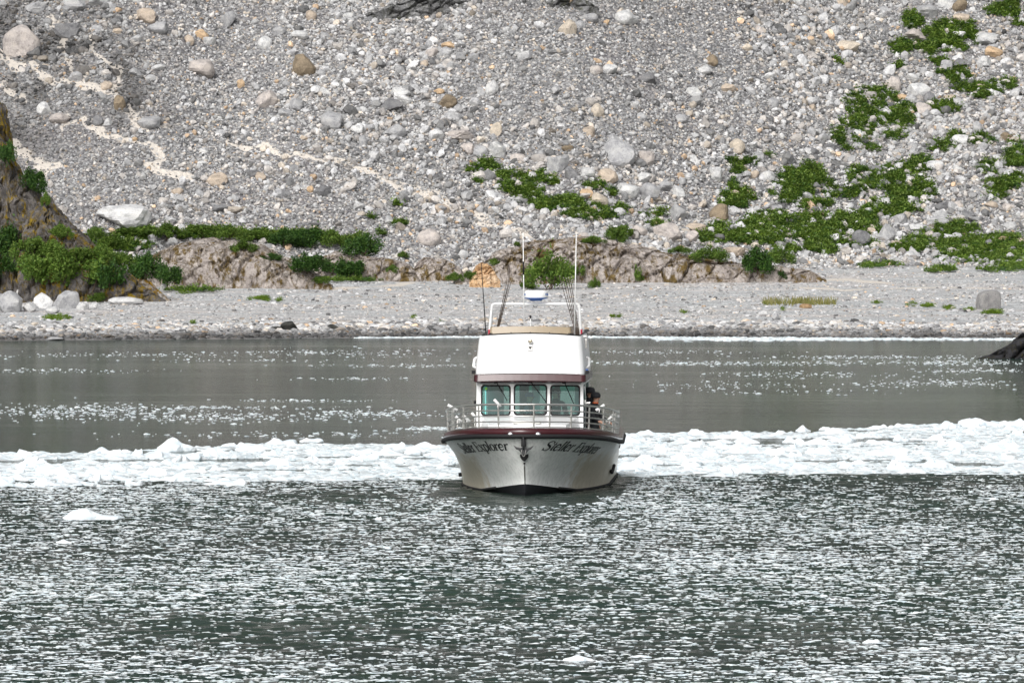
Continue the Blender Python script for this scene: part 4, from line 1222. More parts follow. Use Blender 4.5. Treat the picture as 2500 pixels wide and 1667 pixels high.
ICE = [  # x, y of its waterline, width, height, label
 (222,1269,153,30,'long low ice floe alone on the dark water at the lower left'),
 (157,1327,40,14,'small ice floe below the long one at the lower left'),
 (498,1369,27,7,'tiny flat ice floe left of centre in the foreground'),
 (482,1454,50,10,'small flat ice floe in the lower left foreground'),
 (810,1419,30,10,'small ice floe in the foreground, left of the boat'),
 (597,1636,32,8,'small flat ice floe near the bottom edge at the left'),
 (944,1224,26,9,'small ice floe on the dark water close to the left of the hull'),
 (924,1270,18,12,'small pointed ice floe left of the hull'),
 (945,1340,28,11,'small two humped ice floe in the foreground left of the hull'),
 (1374,1230,22,6,'thin ice floe right in front of the bow'),
 (1007,1635,34,10,'left one of a pair of small floes near the bottom edge'),
 (1055,1636,38,9,'right one of a pair of small floes near the bottom edge'),
 (1350,1613,56,6,'thin flat sliver of ice near the bottom edge below the boat'),
 (1415,1613,74,19,'white ice floe near the bottom edge below the boat, beside a thin sliver'),
 (1560,1605,60,11,'smooth oval ice floe near the bottom edge, right of centre'),
 (1143,1666,42,10,'ice floe cut by the bottom edge below the boat'),
 (2430,1221,30,10,'small ice floe on the dark water at the right edge'),
 (1995,1363,32,6,'thin flat ice floe in the right foreground'),
 (2328,1429,18,9,'small ice floe on the green water at the right'),
 (2130,1570,44,14,'jagged ice floe in the lower right foreground'),
 (2258,1585,30,11,'ice floe right of the jagged one in the lower right'),
 (2510,1300,40,8,'thin ice floe cut by the right edge'),
 (430,1101,96,36,'tall humped ice block at the back of the ice band, far left'),
 (762,1079,58,13,'low wedge of ice floating just behind the ice band, left of the boat'),
 (65,1120,50,12,'low ice floe at the back of the ice band, leftmost'),
 (88,1107,32,9,'small ice floe behind the ice band at the left'),
 (240,1105,30,8,'small flat floe at the back edge of the ice band on the left'),
 (275,1112,34,12,'pale ice floe at the back of the band left of the tall humped block'),
 (385,1163,92,26,'rounded ice floe in the middle of the ice band on the left'),
 (480,1153,54,14,'flat ice floe right of the rounded one on the left'),
 (520,1106,80,16,'long low floe right of the tall humped block'),
 (610,1104,84,22,'broad domed ice floe at the back of the band, left of the boat'),
 (685,1140,84,26,'heaped ice floe in the band, left of the boat'),
 (965,1096,64,20,'domed ice floe at the back of the band beside the hull, its left neighbour'),
 (1045,1096,80,20,'domed ice floe at the back of the band touching the hull outline'),
 (880,1110,60,16,'low ice floe at the back of the band left of the domed pair'),
 (700,1160,60,14,'flat ice floe at the front of the band on the left'),
 (205,1184,40,12,'small floe at the front edge of the band at the left'),
 (60,1140,70,18,'wide ice floe in the band at the left edge'),
 (1580,1063,60,16,'domed ice floe just right of the stern rail'),
 (1703,1060,62,15,'low domed floe at the back of the band, right of the boat'),
 (1790,1071,72,18,'broad floe at the back of the band, second right of the boat'),
 (1815,1108,104,30,'big heaped ice floe in the band, right of the boat'),
 (1890,1110,60,20,'blue tinged floe right of the big heaped one'),
 (2018,1050,36,11,'small peaked floe at the back of the band right of centre'),
 (2145,1048,56,15,'low domed floe at the back of the band at the right'),
 (2395,1040,112,22,'long humped floe at the back of the band near the right edge'),
 (2470,1040,60,16,'floe at the back of the band cut by the right edge'),
 (2200,1077,42,20,'peaked floe in the band at the right'),
 (2300,1088,20,26,'narrow upright ice block in the band at the right'),
 (2170,1112,94,22,'wide floe in the middle of the band at the right'),
 (1995,1087,112,20,'long floe in the back of the band right of the boat'),
 (2440,1100,100,20,'wide flat floe in the band near the right edge'),
 (2080,1135,80,16,'flat floe in the front of the band at the right'),
 (1690,1150,80,16,'flat floe at the front of the band right of the boat'),
]
used_ice = []
def put_ice(k, px, py, w, h, lab, grp):
    X, Y = on_water(px, py)
    m = float(Y) / F_PX
    o = link('ice_floe', ice_lib[k % len(ice_lib)])
    hw = w * m / 2
    o.location = (float(X), float(Y) + hw * 0.45, 0.0)
    o.rotation_euler = (0, 0, random.Random(k).uniform(-0.35, 0.35) + (math.pi if k % 2 else 0))
    o.scale = (hw * 1.08, hw * 0.62, max(h * m - 0.03, 0.03))
    tag(o, lab, 'ice floe', grp)
    used_ice.append((float(X), float(Y) + hw * .45, hw))
for k, b in enumerate(ICE):
    put_ice(k, *b, 'ice floes on the water')
big = [o for o in bpy.data.objects if o.name == 'ice_floe'][0]

near_e = np.array([(-900, 1196), (0, 1190), (300, 1187), (600, 1183), (850, 1177), (1080, 1172), (1500, 1164), (1800, 1162), (2500, 1160), (3400, 1158)], float)
far_e = np.array([(-900, 1120), (0, 1108), (380, 1098), (700, 1082), (1080, 1090), (1300, 1078), (1530, 1060), (1800, 1056), (2000, 1052), (2200, 1040), (2500, 1028), (3400, 1022)], float)
r = np.random.default_rng(52)
def band_sample(n, lo=0.0, hi=1.0):
    px = r.uniform(-700, 3200, n); t = r.uniform(lo, hi, n)
    yn = np.interp(px, near_e[:, 0], near_e[:, 1]) + 2.5 * vnoise(p3(px * 0.02, px * 0), 3); yf = np.interp(px, far_e[:, 0], far_e[:, 1])
    # even over the water surface: draw the depth, not the pixel row
    Yn = CAM_H * F_PX / (yn - HORIZON); Yf = CAM_H * F_PX / (yf - HORIZON)
    Y = Yn + (Yf - Yn) * t
    return (px - 1250) * Y / F_PX, Y, t, px
def off_boat(X, Y, pad=0.0):
    yy = Y - 150; xx = X - 0.31 - yy * 0.049
    return ~((np.abs(xx) < 2.0 + pad) & (yy > -0.4 - pad) & (yy < 12.5 + pad))
# more floes that show as single pieces
X, Y, t, px = band_sample(1300)
m_ = 0
for x, y, tt, q in zip(X, Y, t, px):
    if m_ >= 170: break
    if not (0 < q < 2500) or not off_boat(np.array([x]), np.array([y]), 0.6)[0]: continue
    w = r.uniform(0.5, 1.15)
    if any((x - a) ** 2 / (w / 2 + c) ** 2 + (y - b) ** 2 / ((w / 2 + c) * 0.8) ** 2 < 1 for a, b, c in used_ice): continue
    if q < 1100 and vnoise(np.array([x * 0.15, y * 0.25, 1.0]), 66) < -0.25: continue
    pyy = HORIZON + CAM_H * F_PX / y
    side = 'at the far left' if q < 550 else ('left of the boat' if q < 1290 else ('right of the boat' if q < 1900 else 'at the far right'))
    rowp = 'front' if tt < 0.33 else ('middle' if tt < 0.66 else 'back')
    o = link('ice_floe', ice_lib[m_ % len(ice_lib)])
    o.location = (x, y, 0); o.rotation_euler = (0, 0, r.uniform(0, 6.28)); o.scale = (w / 2, w / 2 * r.uniform(.6, .95), r.uniform(0.10, 0.24))
    tag(o, beside('flat' if o.scale[2] < 0.15 else ('lumpy' if w < 0.8 else 'broad'), 'floe', q, pyy, ICE[22:]), 'ice floe', 'floes packed in the ice band')
    used_ice.append((x, y, w / 2)); m_ += 1

allc = []
def chips(X, Y, smin, smax, hmin, hmax, seed, turn=3.14):
    r2 = np.random.default_rng(seed); n = len(X)
    s = smin * (smax / smin) ** (r2.random(n) ** (2.1 if turn < 1 else 1.6))
    h = s * r2.uniform(hmin, hmax, n) + 0.006
    tone = np.clip(1.0 - 0.45 * r2.random(n) ** 2.5, 0.4, 1)[:, None] * np.array([[1, 1, 1]])
    allc.append((np.stack([X, Y, wave_z(X, Y)], 1), np.stack([s * (1.25 if turn < 1 else 1.0), s * r2.uniform(0.5, 0.9, n), h], 1), np.stack([np.zeros(n), np.zeros(n), r2.uniform(-turn, turn, n)], 1), r2.integers(0, 8, n), tone))
# packed brash of the band
X, Y, t, px = band_sample(67000)
gap = vnoise(p3(X * 0.10, Y * 0.35), 66) + 0.55 * vnoise(p3(X * 0.4, Y * 0.9), 67)
dens = np.interp(px, [0, 500, 1000, 1500, 2500], [0.02, 0.0, 0.05, 0.25, 0.45])
keep = off_boat(X, Y, 0.1) & (gap > -dens)
chips(X[keep], Y[keep], 0.04, 0.34, 0.07, 0.26, 1)
# thin scatter behind the band and in streaks over the far water
FAR = [(300,866,330,7,170),(100,905,220,6,120),(900,862,260,12,150),(600,880,400,5,60),(1000,893,220,5,110),(1750,887,420,6,420),(2150,872,350,5,260),(2350,885,200,9,260),(2300,935,240,10,200),(1950,915,300,9,140),(1750,940,200,12,90),(180,1005,260,18,380),(520,1018,300,15,320),(760,978,180,3,70),(900,1010,160,12,200),(1060,1046,80,4,120),(700,860,200,6,80),(1600,860,300,6,120),(2400,905,180,6,120),(700,1060,500,8,120),(1950,955,300,10,60),(860,925,150,5,60),(450,995,400,5,150)]
for i, (x, y, rx, ry, n) in enumerate(FAR):
    q = r.normal(0, 0.5, (n, 2)) ; X, Y = on_water(x + q[:, 0] * rx, y + q[:, 1] * ry)
    chips(X, Y, 0.03, 0.125, 0.14, 0.28, 10 + i)
# foam and brash washed along the shore
n = 2600
X = r.uniform(-9, 36, n); q = r.random(n)
Y = shore_Y(X) - 0.2 - r.random(n) ** 2 * np.interp(X, [-9, 0, 8, 12, 25, 36], [0.8, 1.8, 2.5, 9, 5, 2])
chips(X, Y, 0.10, 0.34, 0.15, 0.3, 60)
X, Y = on_water(r.uniform(1600, 2100, 420), 829 + r.normal(0, 1.6, 420)); chips(X, Y, 0.12, 0.4, 0.15, 0.3, 61)
# brash specks drifting over the near water, in loose swarms
n = 230000
X = r.uniform(-17, 17, n); Y = 78 + 84 * r.random(n)
sw = 0.52 + 0.8 * fbm(p3(X * 0.22, Y * 0.10), 4, 70)
keep = (r.random(n) < np.clip(sw, 0.05, 1)) & off_boat(X, Y, 0.35) & (np.hypot((X - 0.4) / 2.2, (Y - 147.5) / 4) > 0.8)
chips(X[keep], Y[keep], 0.020, 0.085, 0.07, 0.20, 62, 0.35)
cc = [np.concatenate([a[k] for a in allc]) for k in range(5)]
scatter('brash_ice', *cc, chip_lib, label='white brash ice packed in a band and drifting in specks over the water', cat='brash ice', kind='stuff')

# ------------------------------------------------------------------ the boat
class MB:
    """collects shapes and links them as ONE mesh object"""
    def __init__(s): s.v, s.f, s.m = [], [], []
    def add(s, v, f, mi=0):
        b = len(s.v); s.v += [tuple(map(float, p)) for p in v]; s.f += [tuple(b + i for i in q) for q in f]; s.m += [mi] * len(f)
        return s
    def box(s, c, d, rot=None, mi=0, taper=1.0):
        R = Euler(rot).to_matrix() if rot else Matrix.Identity(3)
        v = []
        for z in (-1, 1):
            k = taper if z > 0 else 1
            for x, y in ((-1, -1), (1, -1), (1, 1), (-1, 1)):
                v.append(R @ Vector((x * d[0] / 2 * k, y * d[1] / 2 * k, z * d[2] / 2)) + Vector(c))
        return s.add(v, [(3, 2, 1, 0), (4, 5, 6, 7), (0, 1, 5, 4), (1, 2, 6, 5), (2, 3, 7, 6), (3, 0, 4, 7)], mi)
    def tube(s, pts, rad, k=8, closed=False, cap=True, mi=0):
        pts = [Vector(p) for p in pts]; n = len(pts)
        rs = rad if isinstance(rad, (list, tuple)) else [rad] * n
        v, f = [], []
        u = None
        for i in range(n):
            a = pts[i - 1] if (i > 0 or closed) else pts[i]; b = pts[(i + 1) % n] if (i < n - 1 or closed) else pts[i]
            d = (b - a).normalized() if (b - a).length > 1e-9 else Vector((0, 0, 1))
            if u is None: u = d.orthogonal().normalized()
            else:
                u = u - d * u.dot(d); u = u.normalized() if u.length > 1e-6 else d.orthogonal().normalized()
            w = d.cross(u)
            for j in range(k):
                t = 6.28318 * j / k
                v.append(pts[i] + (u * math.cos(t) + w * math.sin(t)) * rs[i])
        for i in range(n if closed else n - 1):
            i2 = (i + 1) % n
            for j in range(k): f.append((i * k + j, i * k + (j + 1) % k, i2 * k + (j + 1) % k, i2 * k + j))
        if cap and not closed:
            f.append(tuple(range(k - 1, -1, -1))); f.append(tuple((n - 1) * k + j for j in range(k)))
        return s.add(v, f, mi)
    def lathe(s, prof, c=(0, 0, 0), k=24, axis='z', mi=0):
        v, f = [], []
        for r_, z in prof:
            for j in range(k):
                t = 6.28318 * j / k
                p = (r_ * math.cos(t), r_ * math.sin(t), z)
                if axis == 'y': p = (p[0], p[2], p[1])
                v.append((p[0] + c[0], p[1] + c[1], p[2] + c[2]))
        n = len(prof)
        for i in range(n - 1):
            for j in range(k): f.append((i * k + j, i * k + (j + 1) % k, (i + 1) * k + (j + 1) % k, (i + 1) * k + j))
        f.append(tuple(range(k))); f.append(tuple((n - 1) * k + j for j in range(k - 1, -1, -1)))
        return s.add(v, f, mi)
    def strip(s, rows, mi=0, closed=False):
        n = len(rows[0]); v = [p for r_ in rows for p in r_]; f = []
        for i in range(len(rows) - 1):
            for j in range(n if closed else n - 1):
                f.append((i * n + j, i * n + (j + 1) % n, (i + 1) * n + (j + 1) % n, (i + 1) * n + j))
        return s.add(v, f, mi)
    def build(s, name, mat, parent=None, smooth=False, bevel=0.0, solid=0.0):
        me = bpy.data.meshes.new(name)
        me.from_pydata(s.v, [], s.f)
        bm = bmesh.new(); bm.from_mesh(me)
        for i, fc in enumerate(bm.faces): fc.material_index = s.m[i]; fc.smooth = smooth
        if not solid: bmesh.ops.recalc_face_normals(bm, faces=bm.faces)
        if solid: bmesh.ops.solidify(bm, geom=bm.faces[:], thickness=solid)
        if bevel:
            es = [e for e in bm.edges if len(e.link_faces) == 2 and e.calc_face_angle(0) > 0.6]
            bmesh.ops.bevel(bm, geom=es, offset=bevel, segments=2, affect='EDGES', profile=0.6)
        bm.to_mesh(me); bm.free()
        for q in (mat if isinstance(mat, (list, tuple)) else [mat]): me.materials.append(q)
        return link(name, me, None, parent)

M['gel'] = plain('white_gelcoat', (0.84, 0.845, 0.84), 0.28, var=0.03, vscale=1.5)
M['gel_shade'] = plain('cabin_lining', (0.30, 0.31, 0.31), 0.7, var=0.08)
M['dark_trim'] = plain('black_rubber', (0.008, 0.008, 0.009), 0.75)
M['steel'] = plain('brushed_rail_metal', (0.58, 0.57, 0.54), 0.35, 0.85, var=0.15, vscale=30)
M['chrome'] = plain('chrome', (0.75, 0.75, 0.74), 0.15, 1.0)
M['white_tube'] = plain('white_painted_tube', (0.8, 0.8, 0.79), 0.35, var=0.05)
M['blue'] = plain('radar_blue', (0.02, 0.10, 0.36), 0.4)
M['red'] = plain('red_lens', (0.42, 0.015, 0.04), 0.3)
M['orange'] = plain('orange_cloth', (0.75, 0.13, 0.03), 0.8)
M['green_sticker'] = plain('green_sticker', (0.18, 0.5, 0.05), 0.5)
M['letter'] = plain('black_lettering', (0.015, 0.015, 0.017), 0.4)
M['antifoul'] = plain('black_bottom_paint', (0.010, 0.011, 0.014), 0.6, var=0.4, vscale=8)
M['deck'] = plain('grey_deck', (0.42, 0.43, 0.43), 0.8, var=0.1, vscale=20)
M['rod'] = plain('dark_rod_blank', (0.055, 0.035, 0.022), 0.4)
M['cork'] = plain('rod_cork', (0.32, 0.19, 0.09), 0.8)
M['navy'] = plain('navy_cloth', (0.012, 0.018, 0.05), 0.9, var=0.25, vscale=12)
M['black_cloth'] = plain('black_cloth', (0.016, 0.017, 0.020), 0.9, var=0.3, vscale=12)
M['blue_cloth'] = plain('blue_cap_cloth', (0.06, 0.10, 0.22), 0.9)
M['grey_cloth'] = plain('grey_blue_cloth', (0.09, 0.11, 0.14), 0.9, var=0.2)
M['skin'] = plain('skin', (0.48, 0.27, 0.19), 0.6, var=0.08)
M['hair'] = plain('dark_hair', (0.02, 0.015, 0.012), 0.7)
M['seat'] = plain('grey_seat_vinyl', (0.06, 0.065, 0.07), 0.6)

def burgundy():
    m, n, l, b = new_mat('burgundy_gelcoat')
    v = coords(n, l); t = noise(n, l, v, 2.5, 4); t2 = noise(n, l, v, 90, 2)
    c = mix(n, l, t, (0.034, 0.004, 0.006), (0.06, 0.009, 0.013))
    l.new(mix(n, l, 1.0, c, ramp(n, l, t2, [(0.3, 0.75), (0.6, 1.15)]).outputs[0], 'MULTIPLY'), b.inputs['Base Color'])
    b.inputs['Roughness'].default_value = 0.22
    return m
M['burgundy'] = burgundy()

def hull_paint():
    """white topsides, dulled and stained: brown run-off low on the shoulders, scuffs near the waterline"""
    m, n, l, b = new_mat('stained_white_hull')
    tc = n.new('ShaderNodeTexCoord'); sp = n.new('ShaderNodeSeparateXYZ'); l.new(tc.outputs['Object'], sp.inputs[0])
    mp = N(n, 'ShaderNodeMapping'); mp.inputs['Scale'].default_value = (2.2, 2.2, 0.35); l.new(tc.outputs['Object'], mp.inputs['Vector'])
    mp3 = N(n, 'ShaderNodeMapping'); mp3.inputs['Scale'].default_value = (7.0, 7.0, 0.7); l.new(tc.outputs['Object'], mp3.inputs['Vector'])
    run = noise(n, l, mp.outputs[0], 2.0, 6, 0.65); streak = noise(n, l, mp3.outputs[0], 2.0, 5, 0.7)
    blot = noise(n, l, tc.outputs['Object'], 1.6, 5, 0.6)
    base = mix(n, l, ramp(n, l, blot, [(0.35, 0.0), (0.65, 1.0)]).outputs[0], (0.82, 0.85, 0.82), (0.92, 0.93, 0.91))
    base = mix(n, l, 1.0, base, ramp(n, l, streak, [(0.34, 0.80), (0.55, 1.02)]).outputs[0], 'MULTIPLY')
    # stain mask: off the centreline, low down
    ax = n.new('ShaderNodeMath'); ax.operation = 'ABSOLUTE'; l.new(sp.outputs[0], ax.inputs[0])
    mxs = ramp(n, l, ax.outputs[0], [(0.0, 0.0), (0.55, 0.25), (1.0, 1.0)]); 
    mr = n.new('ShaderNodeMapRange'); l.new(ax.outputs[0], mr.inputs[0]); mr.inputs[1].default_value = 0.7; mr.inputs[2].default_value = 1.5
    mz = n.new('ShaderNodeMapRange'); l.new(sp.outputs[2], mz.inputs[0]); mz.inputs[1].default_value = 1.35; mz.inputs[2].default_value = 0.1
    mu = n.new('ShaderNodeMath'); mu.operation = 'MULTIPLY'; l.new(mr.outputs[0], mu.inputs[0]); l.new(mz.outputs[0], mu.inputs[1])
    ad = n.new('ShaderNodeMath'); ad.operation = 'ADD'; l.new(mu.outputs[0], ad.inputs[0]); l.new(run, ad.inputs[1])
    sf = ramp(n, l, ad.outputs[0], [(0.75, 0.0), (1.35, 0.62)]).outputs[0]
    c = mix(n, l, sf, base, mix(n, l, streak, (0.40, 0.31, 0.15), (0.62, 0.54, 0.36)))
    # scuffs just above the waterline
    sc = N(n, 'ShaderNodeTexNoise', Scale=17.0, Detail=5.0, Roughness=0.75); l.new(tc.outputs['Object'], sc.inputs['Vector'])
    mz2 = n.new('ShaderNodeMapRange'); l.new(sp.outputs[2], mz2.inputs[0]); mz2.inputs[1].default_value = 0.5; mz2.inputs[2].default_value = 0.1; mz2.inputs[3].default_value = 0.0; mz2.inputs[4].default_value = 0.10
    a2 = n.new('ShaderNodeMath'); a2.operation = 'ADD'; l.new(sc.outputs[0], a2.inputs[0]); l.new(mz2.outputs[0], a2.inputs[1])
    c = mix(n, l, ramp(n, l, a2.outputs[0], [(0.70, 0.0), (0.74, 0.85)]).outputs[0], c, (0.05, 0.055, 0.05))
    l.new(c, b.inputs['Base Color'])
    b.inputs['Roughness'].default_value = 0.32
    return m
M['hull'] = hull_paint()

def glass_mat(name, tint, gloss=0.16):
    m, n, l, b = new_mat(name)
    out = n['Material Output']; n.remove(b)
    tr = n.new('ShaderNodeBsdfTransparent'); tr.inputs['Color'].default_value = (*tint, 1)
    gl = n.new('ShaderNodeBsdfGlossy'); gl.inputs['Roughness'].default_value = 0.03
    t = noise(n, l, coords(n, l), 3.0)
    l.new(mix(n, l, t, (0.7, 0.9, 0.88), (0.85, 0.98, 0.96)), gl.inputs['Color'])
    ms = n.new('ShaderNodeMixShader'); ms.inputs[0].default_value = gloss
    l.new(tr.outputs[0], ms.inputs[1]); l.new(gl.outputs[0], ms.inputs[2]); l.new(ms.outputs[0], out.inputs['Surface'])
    return m
M['glass'] = glass_mat('teal_windscreen_glass', (0.50, 0.93, 0.91), 0.05)
M['glass_top'] = glass_mat('green_sun_strip_glass', (0.02, 0.34, 0.25), 0.03)
M['glass_dark'] = glass_mat('dark_side_glass', (0.10, 0.13, 0.14), 0.25)
def tan_sheet():
    m, n, l, b = new_mat('smoked_tan_acrylic')
    out = n['Material Output']
    t = noise(n, l, coords(n, l), 8.0)
    l.new(mix(n, l, t, (0.36, 0.29, 0.19), (0.46, 0.38, 0.26)), b.inputs['Base Color']); b.inputs['Roughness'].default_value = 0.25
    tr = n.new('ShaderNodeBsdfTransparent'); tr.inputs['Color'].default_value = (0.75, 0.62, 0.45, 1)
    ms = n.new('ShaderNodeMixShader'); ms.inputs[0].default_value = 0.35
    l.new(b.outputs[0], ms.inputs[1]); l.new(tr.outputs[0], ms.inputs[2]); l.new(ms.outputs[0], out.inputs['Surface'])
    return m
M['tan'] = tan_sheet()

YAW = math.radians(2.8)
BX, BY = 0.31, 150.0
boat = empty('tour_boat', (BX, BY, 0.0), -YAW)
tag(boat, 'white cabin cruiser with burgundy trim and flying bridge, bow towards the viewer', 'boat')

def loc(px, py, y):
    """pixel seen at boat depth y -> boat coordinates"""
    w = at(px, py, BY + y)
    dx, dy = w.x - BX, w.y - BY
    return Vector((dx * math.cos(YAW) - dy * math.sin(YAW), dx * math.sin(YAW) + dy * math.cos(YAW), w.z))

# ---- hull form
LR = 12.7
def rail_w(y):
    t = np.clip((3.9 - y) / 4.5, 0, 1)
    w = 2.16 * (1 - t ** 2.1) ** (1 / 1.95)
    return w * np.interp(y, [6, 12.1], [1.0, 0.93])
def rail_z(y): return np.interp(y, [-0.6, 0.1, 1.5, 3.5, 6, 12.1], [1.47, 1.44, 1.34, 1.19, 1.10, 1.06])
def chine_w(y):
    t = np.clip((6.2 - y) / 6.1, 0, 1)
    return 1.86 * (1 - t ** 1.5) ** 0.77
def chine_z(y): return np.interp(y, [0.1, 1.2, 2.6, 4.0, 7, 12], [0.28, 0.16, 0.035, 0.03, 0.05, 0.05])
def hull_pt(k, t, side):
    """k 0..1 bow to stern, t 0 rail .. 1 chine"""
    yr = -0.6 + LR * k; yc = 0.1 + (LR - 0.7) * k
    q = (1 - t)
    x = chine_w(yc) + (rail_w(yr) - chine_w(yc)) * q ** 1.55
    y = yc + (yr - yc) * q ** 1.25
    z = chine_z(yc) + (rail_z(yr) - chine_z(yc)) * q
    return np.array([side * x, y, z])
KS = np.linspace(0, 1, 90) ** 2.0
hb = MB()
NT = 18
rows = []
for side in (-1, 1):
    for i, k in enumerate(KS if side == -1 else KS):
        pass
left = [[hull_pt(k, t, -1) for t in np.linspace(0, 1, NT)] for k in KS]
right = [[hull_pt(k, t, 1) for t in np.linspace(0, 1, NT)] for k in KS]
hb.strip(left); hb.strip(right)
# transom
hb.strip([left[-1], right[-1]])
hull = hb.build('hull', M['hull'], boat, smooth=True)
bb = MB()
def keel(k):
    y = 0.1 + (LR - 0.7) * k
    z = max(-0.6, 0.28 - 1.5 * math.sqrt(max(y - 0.1, 0) / 1.4))
    return np.array([0, y + 0.12 * min(1, (y - 0.1) * 3), z])
for side in (-1, 1):
    bb.strip([[hull_pt(k, 1, side) * (1 - s) + keel(k) * s + np.array([0, 0, -0.004]) for s in np.linspace(0, 1, 6)] for k in KS])
bb.build('bottom', M['antifoul'], hull, smooth=True)
# spray rail along the chine, ribbed black
sr = MB()
for side in (-1, 1):
    sr.tube([hull_pt(k, 1, side) + np.array([side * 0.02, 0, -0.01]) for k in KS[30:]], 0.035, 6)
sr.build('chine_rail', M['dark_trim'], hull, smooth=True)
# burgundy sheer band and black rub rail, a little proud of the hull
YS = -0.6 + LR * KS
def band_pt(y, z, side, out):
    w = float(rail_w(y)); e = 0.02
    w2 = float(rail_w(min(y + e, 12.1))); w1 = float(rail_w(max(y - e, -0.6)))
    tx, ty = (w2 - w1), 2 * e if y > -0.58 else 0.002
    L = math.hypot(tx, ty) + 1e-9
    nx, ny = ty / L, -tx / L
    return np.array([side * max(w + nx * out, 0.0), y + ny * out, z])
bd = MB()
path = [(y, -1) for y in YS[::-1]] + [(y, 1) for y in YS[1:]]
prof = [(0.0, 0.0), (0.045, 0.02), (0.055, 0.10), (0.035, 0.185), (-0.06, 0.20), (-0.10, 0.16)]
bd.strip([[band_pt(y, rail_z(y) + h, sd_, o_) for (o_, h) in prof] for y, sd_ in path])
bd.build('sheer_band', M['burgundy'], hull, smooth=True)
rr_ = MB()
rr_.tube([band_pt(y, rail_z(y) + 0.005, sd_, 0.05) for y, sd_ in path], 0.055, 8)
rr_.build('rub_rail', M['dark_trim'], hull, smooth=True)
# deck: foredeck, step, side and after deck
dk = MB()
ysd = np.linspace(-0.5, 3.05, 24)
dk.strip([[(-float(rail_w(y)) + 0.08, y, float(rail_z(y)) + 0.12), (0, y, float(rail_z(y)) + 0.17), (float(rail_w(y)) - 0.08, y, float(rail_z(y)) + 0.12)] for y in ysd])
z3 = float(rail_z(3.05))
dk.strip([[(-2.1, 3.05, z3 + 0.12), (2.1, 3.05, z3 + 0.12)], [(-1.3, 3.06, 0.62), (1.3, 3.06, 0.62)]])
def inner_w(y, z):
    k = (y + 0.6) / LR
    ts = np.linspace(0, 1, 30); P = np.array([hull_pt(k, t, 1) for t in ts])
    return float(np.interp(z, P[::-1, 2], P[::-1, 0])) - 0.16
dk.strip([[(-inner_w(y, 0.62), y, 0.62), (inner_w(y, 0.62), y, 0.62)] for y in np.linspace(3.06, 11.9, 12)])
for sd_ in (-1, 1):
    dk.strip([[(sd_ * inner_w(y, 0.62), y, 0.62), (sd_ * inner_w(y, 0.95), y, 0.95), (sd_ * (float(rail_w(y)) - 0.07), y, float(rail_z(y)) + 0.16)] for y in np.linspace(3.06, 11.9, 12)])
dk.build('deck', M['deck'], hull)
# trunk in front of the cabin
tk = MB()
for (y0, z0), (y1, z1) in (((1.15, 1.62), (2.6, 1.86)),):
    tk.strip([[(-1.05, y0, z0 - 0.1), (-0.95, y0 + 0.1, z0 + 0.06), (0, y0, z0 + 0.10), (0.95, y0 + 0.1, z0 + 0.06), (1.05, y0, z0 - 0.1)],
              [(-1.28, y1 + .45, z0 - 0.2), (-1.2, y1 + .45, z1 - 0.03), (0, y1 + .45, z1), (1.2, y1 + .45, z1 - 0.03), (1.28, y1 + .45, z0 - 0.2)]])
    tk.strip([[(-1.05, y0, 1.3), (0, y0 - .05, 1.3), (1.05, y0, 1.3)], [(-0.95, y0 + 0.1, z0 + 0.06), (0, y0, z0 + 0.10), (0.95, y0 + 0.1, z0 + 0.06)]])
tk.build('cabin_trunk', M['gel'], boat, smooth=False)
hz = MB(); hz.box((-0.0, 1.35, 1.735), (0.66, 0.36, 0.05), (0.10, 0, 0)); hz.build('deck_hatch', M['steel'], boat, bevel=0.012)

# hull fittings: bow lights, stem seam, eye bolt, anchor with roller, side fender bar
for px_ in (1246, 1313):
    lt = MB(); c = loc(px_, 1061, -0.63)
    yy = -0.6 + 0.03
    lt.lathe([(0.001, -0.03), (0.035, -0.028), (0.06, -0.015), (0.07, 0.0), (0.07, 0.05)], (c.x, yy - 0.06 + 0.10 * abs(c.x), c.z), 20, 'y')
    o = lt.build('bow_light', M['chrome'], hull, smooth=True)
M['anchor'] = plain('dark_anchor_steel', (0.03, 0.031, 0.033), 0.5)
an = empty('anchor', (0, 0, 0)); an.parent = boat
def prism(poly, y0, y1):
    m_ = MB(); n = len(poly)
    m_.add([(x, y0, z) for x, z in poly] + [(x, y1, z) for x, z in poly], [tuple(range(n)), tuple(range(2 * n - 1, n - 1, -1))] + [(i, (i + 1) % n, n + (i + 1) % n, n + i) for i in range(n)])
    return m_
def stem_y(z): 
    q = np.clip((z - 0.28) / (1.47 - 0.28), 0, 1); return 0.1 - 0.7 * q ** 1.25
prism([(-0.05, 1.46), (0.05, 1.46), (0.065, 1.22), (-0.065, 1.22)], stem_y(1.3) - 0.14, stem_y(1.3) + 0.1).build('anchor_roller', M['dark_trim'], an, bevel=0.01)
m_ = MB(); m_.tube([(0, stem_y(1.4) - 0.26, 1.45), (0, stem_y(1.2) - 0.27, 1.22), (0, stem_y(1.2) - 0.24, 1.15)], [0.014, 0.018, 0.02], 8); m_.build('anchor_shank', M['anchor'], an, smooth=True)
wing = [(-0.25, 1.25), (-0.17, 1.205), (-0.08, 1.19), (0, 1.215), (0.08, 1.19), (0.17, 1.205), (0.25, 1.25), (0.18, 1.155), (0.12, 1.135), (0.09, 1.10), (0.05, 1.03), (0, 1.005), (-0.05, 1.03), (-0.09, 1.10), (-0.12, 1.135), (-0.18, 1.155)]
prism(wing, stem_y(1.1) - 0.24, stem_y(1.1) - 0.17).build('anchor_fluke', M['anchor'], an, bevel=0.008)
m_ = MB(); m_.tube([(0.05 * math.sin(t) * 1.0, stem_y(1.1) - 0.255, 1.10 - 0.115 * math.cos(t)) for t in np.linspace(-1.9, 1.9, 16)], 0.005, 6); m_.build('anchor_hoop', M['steel'], an, smooth=True)
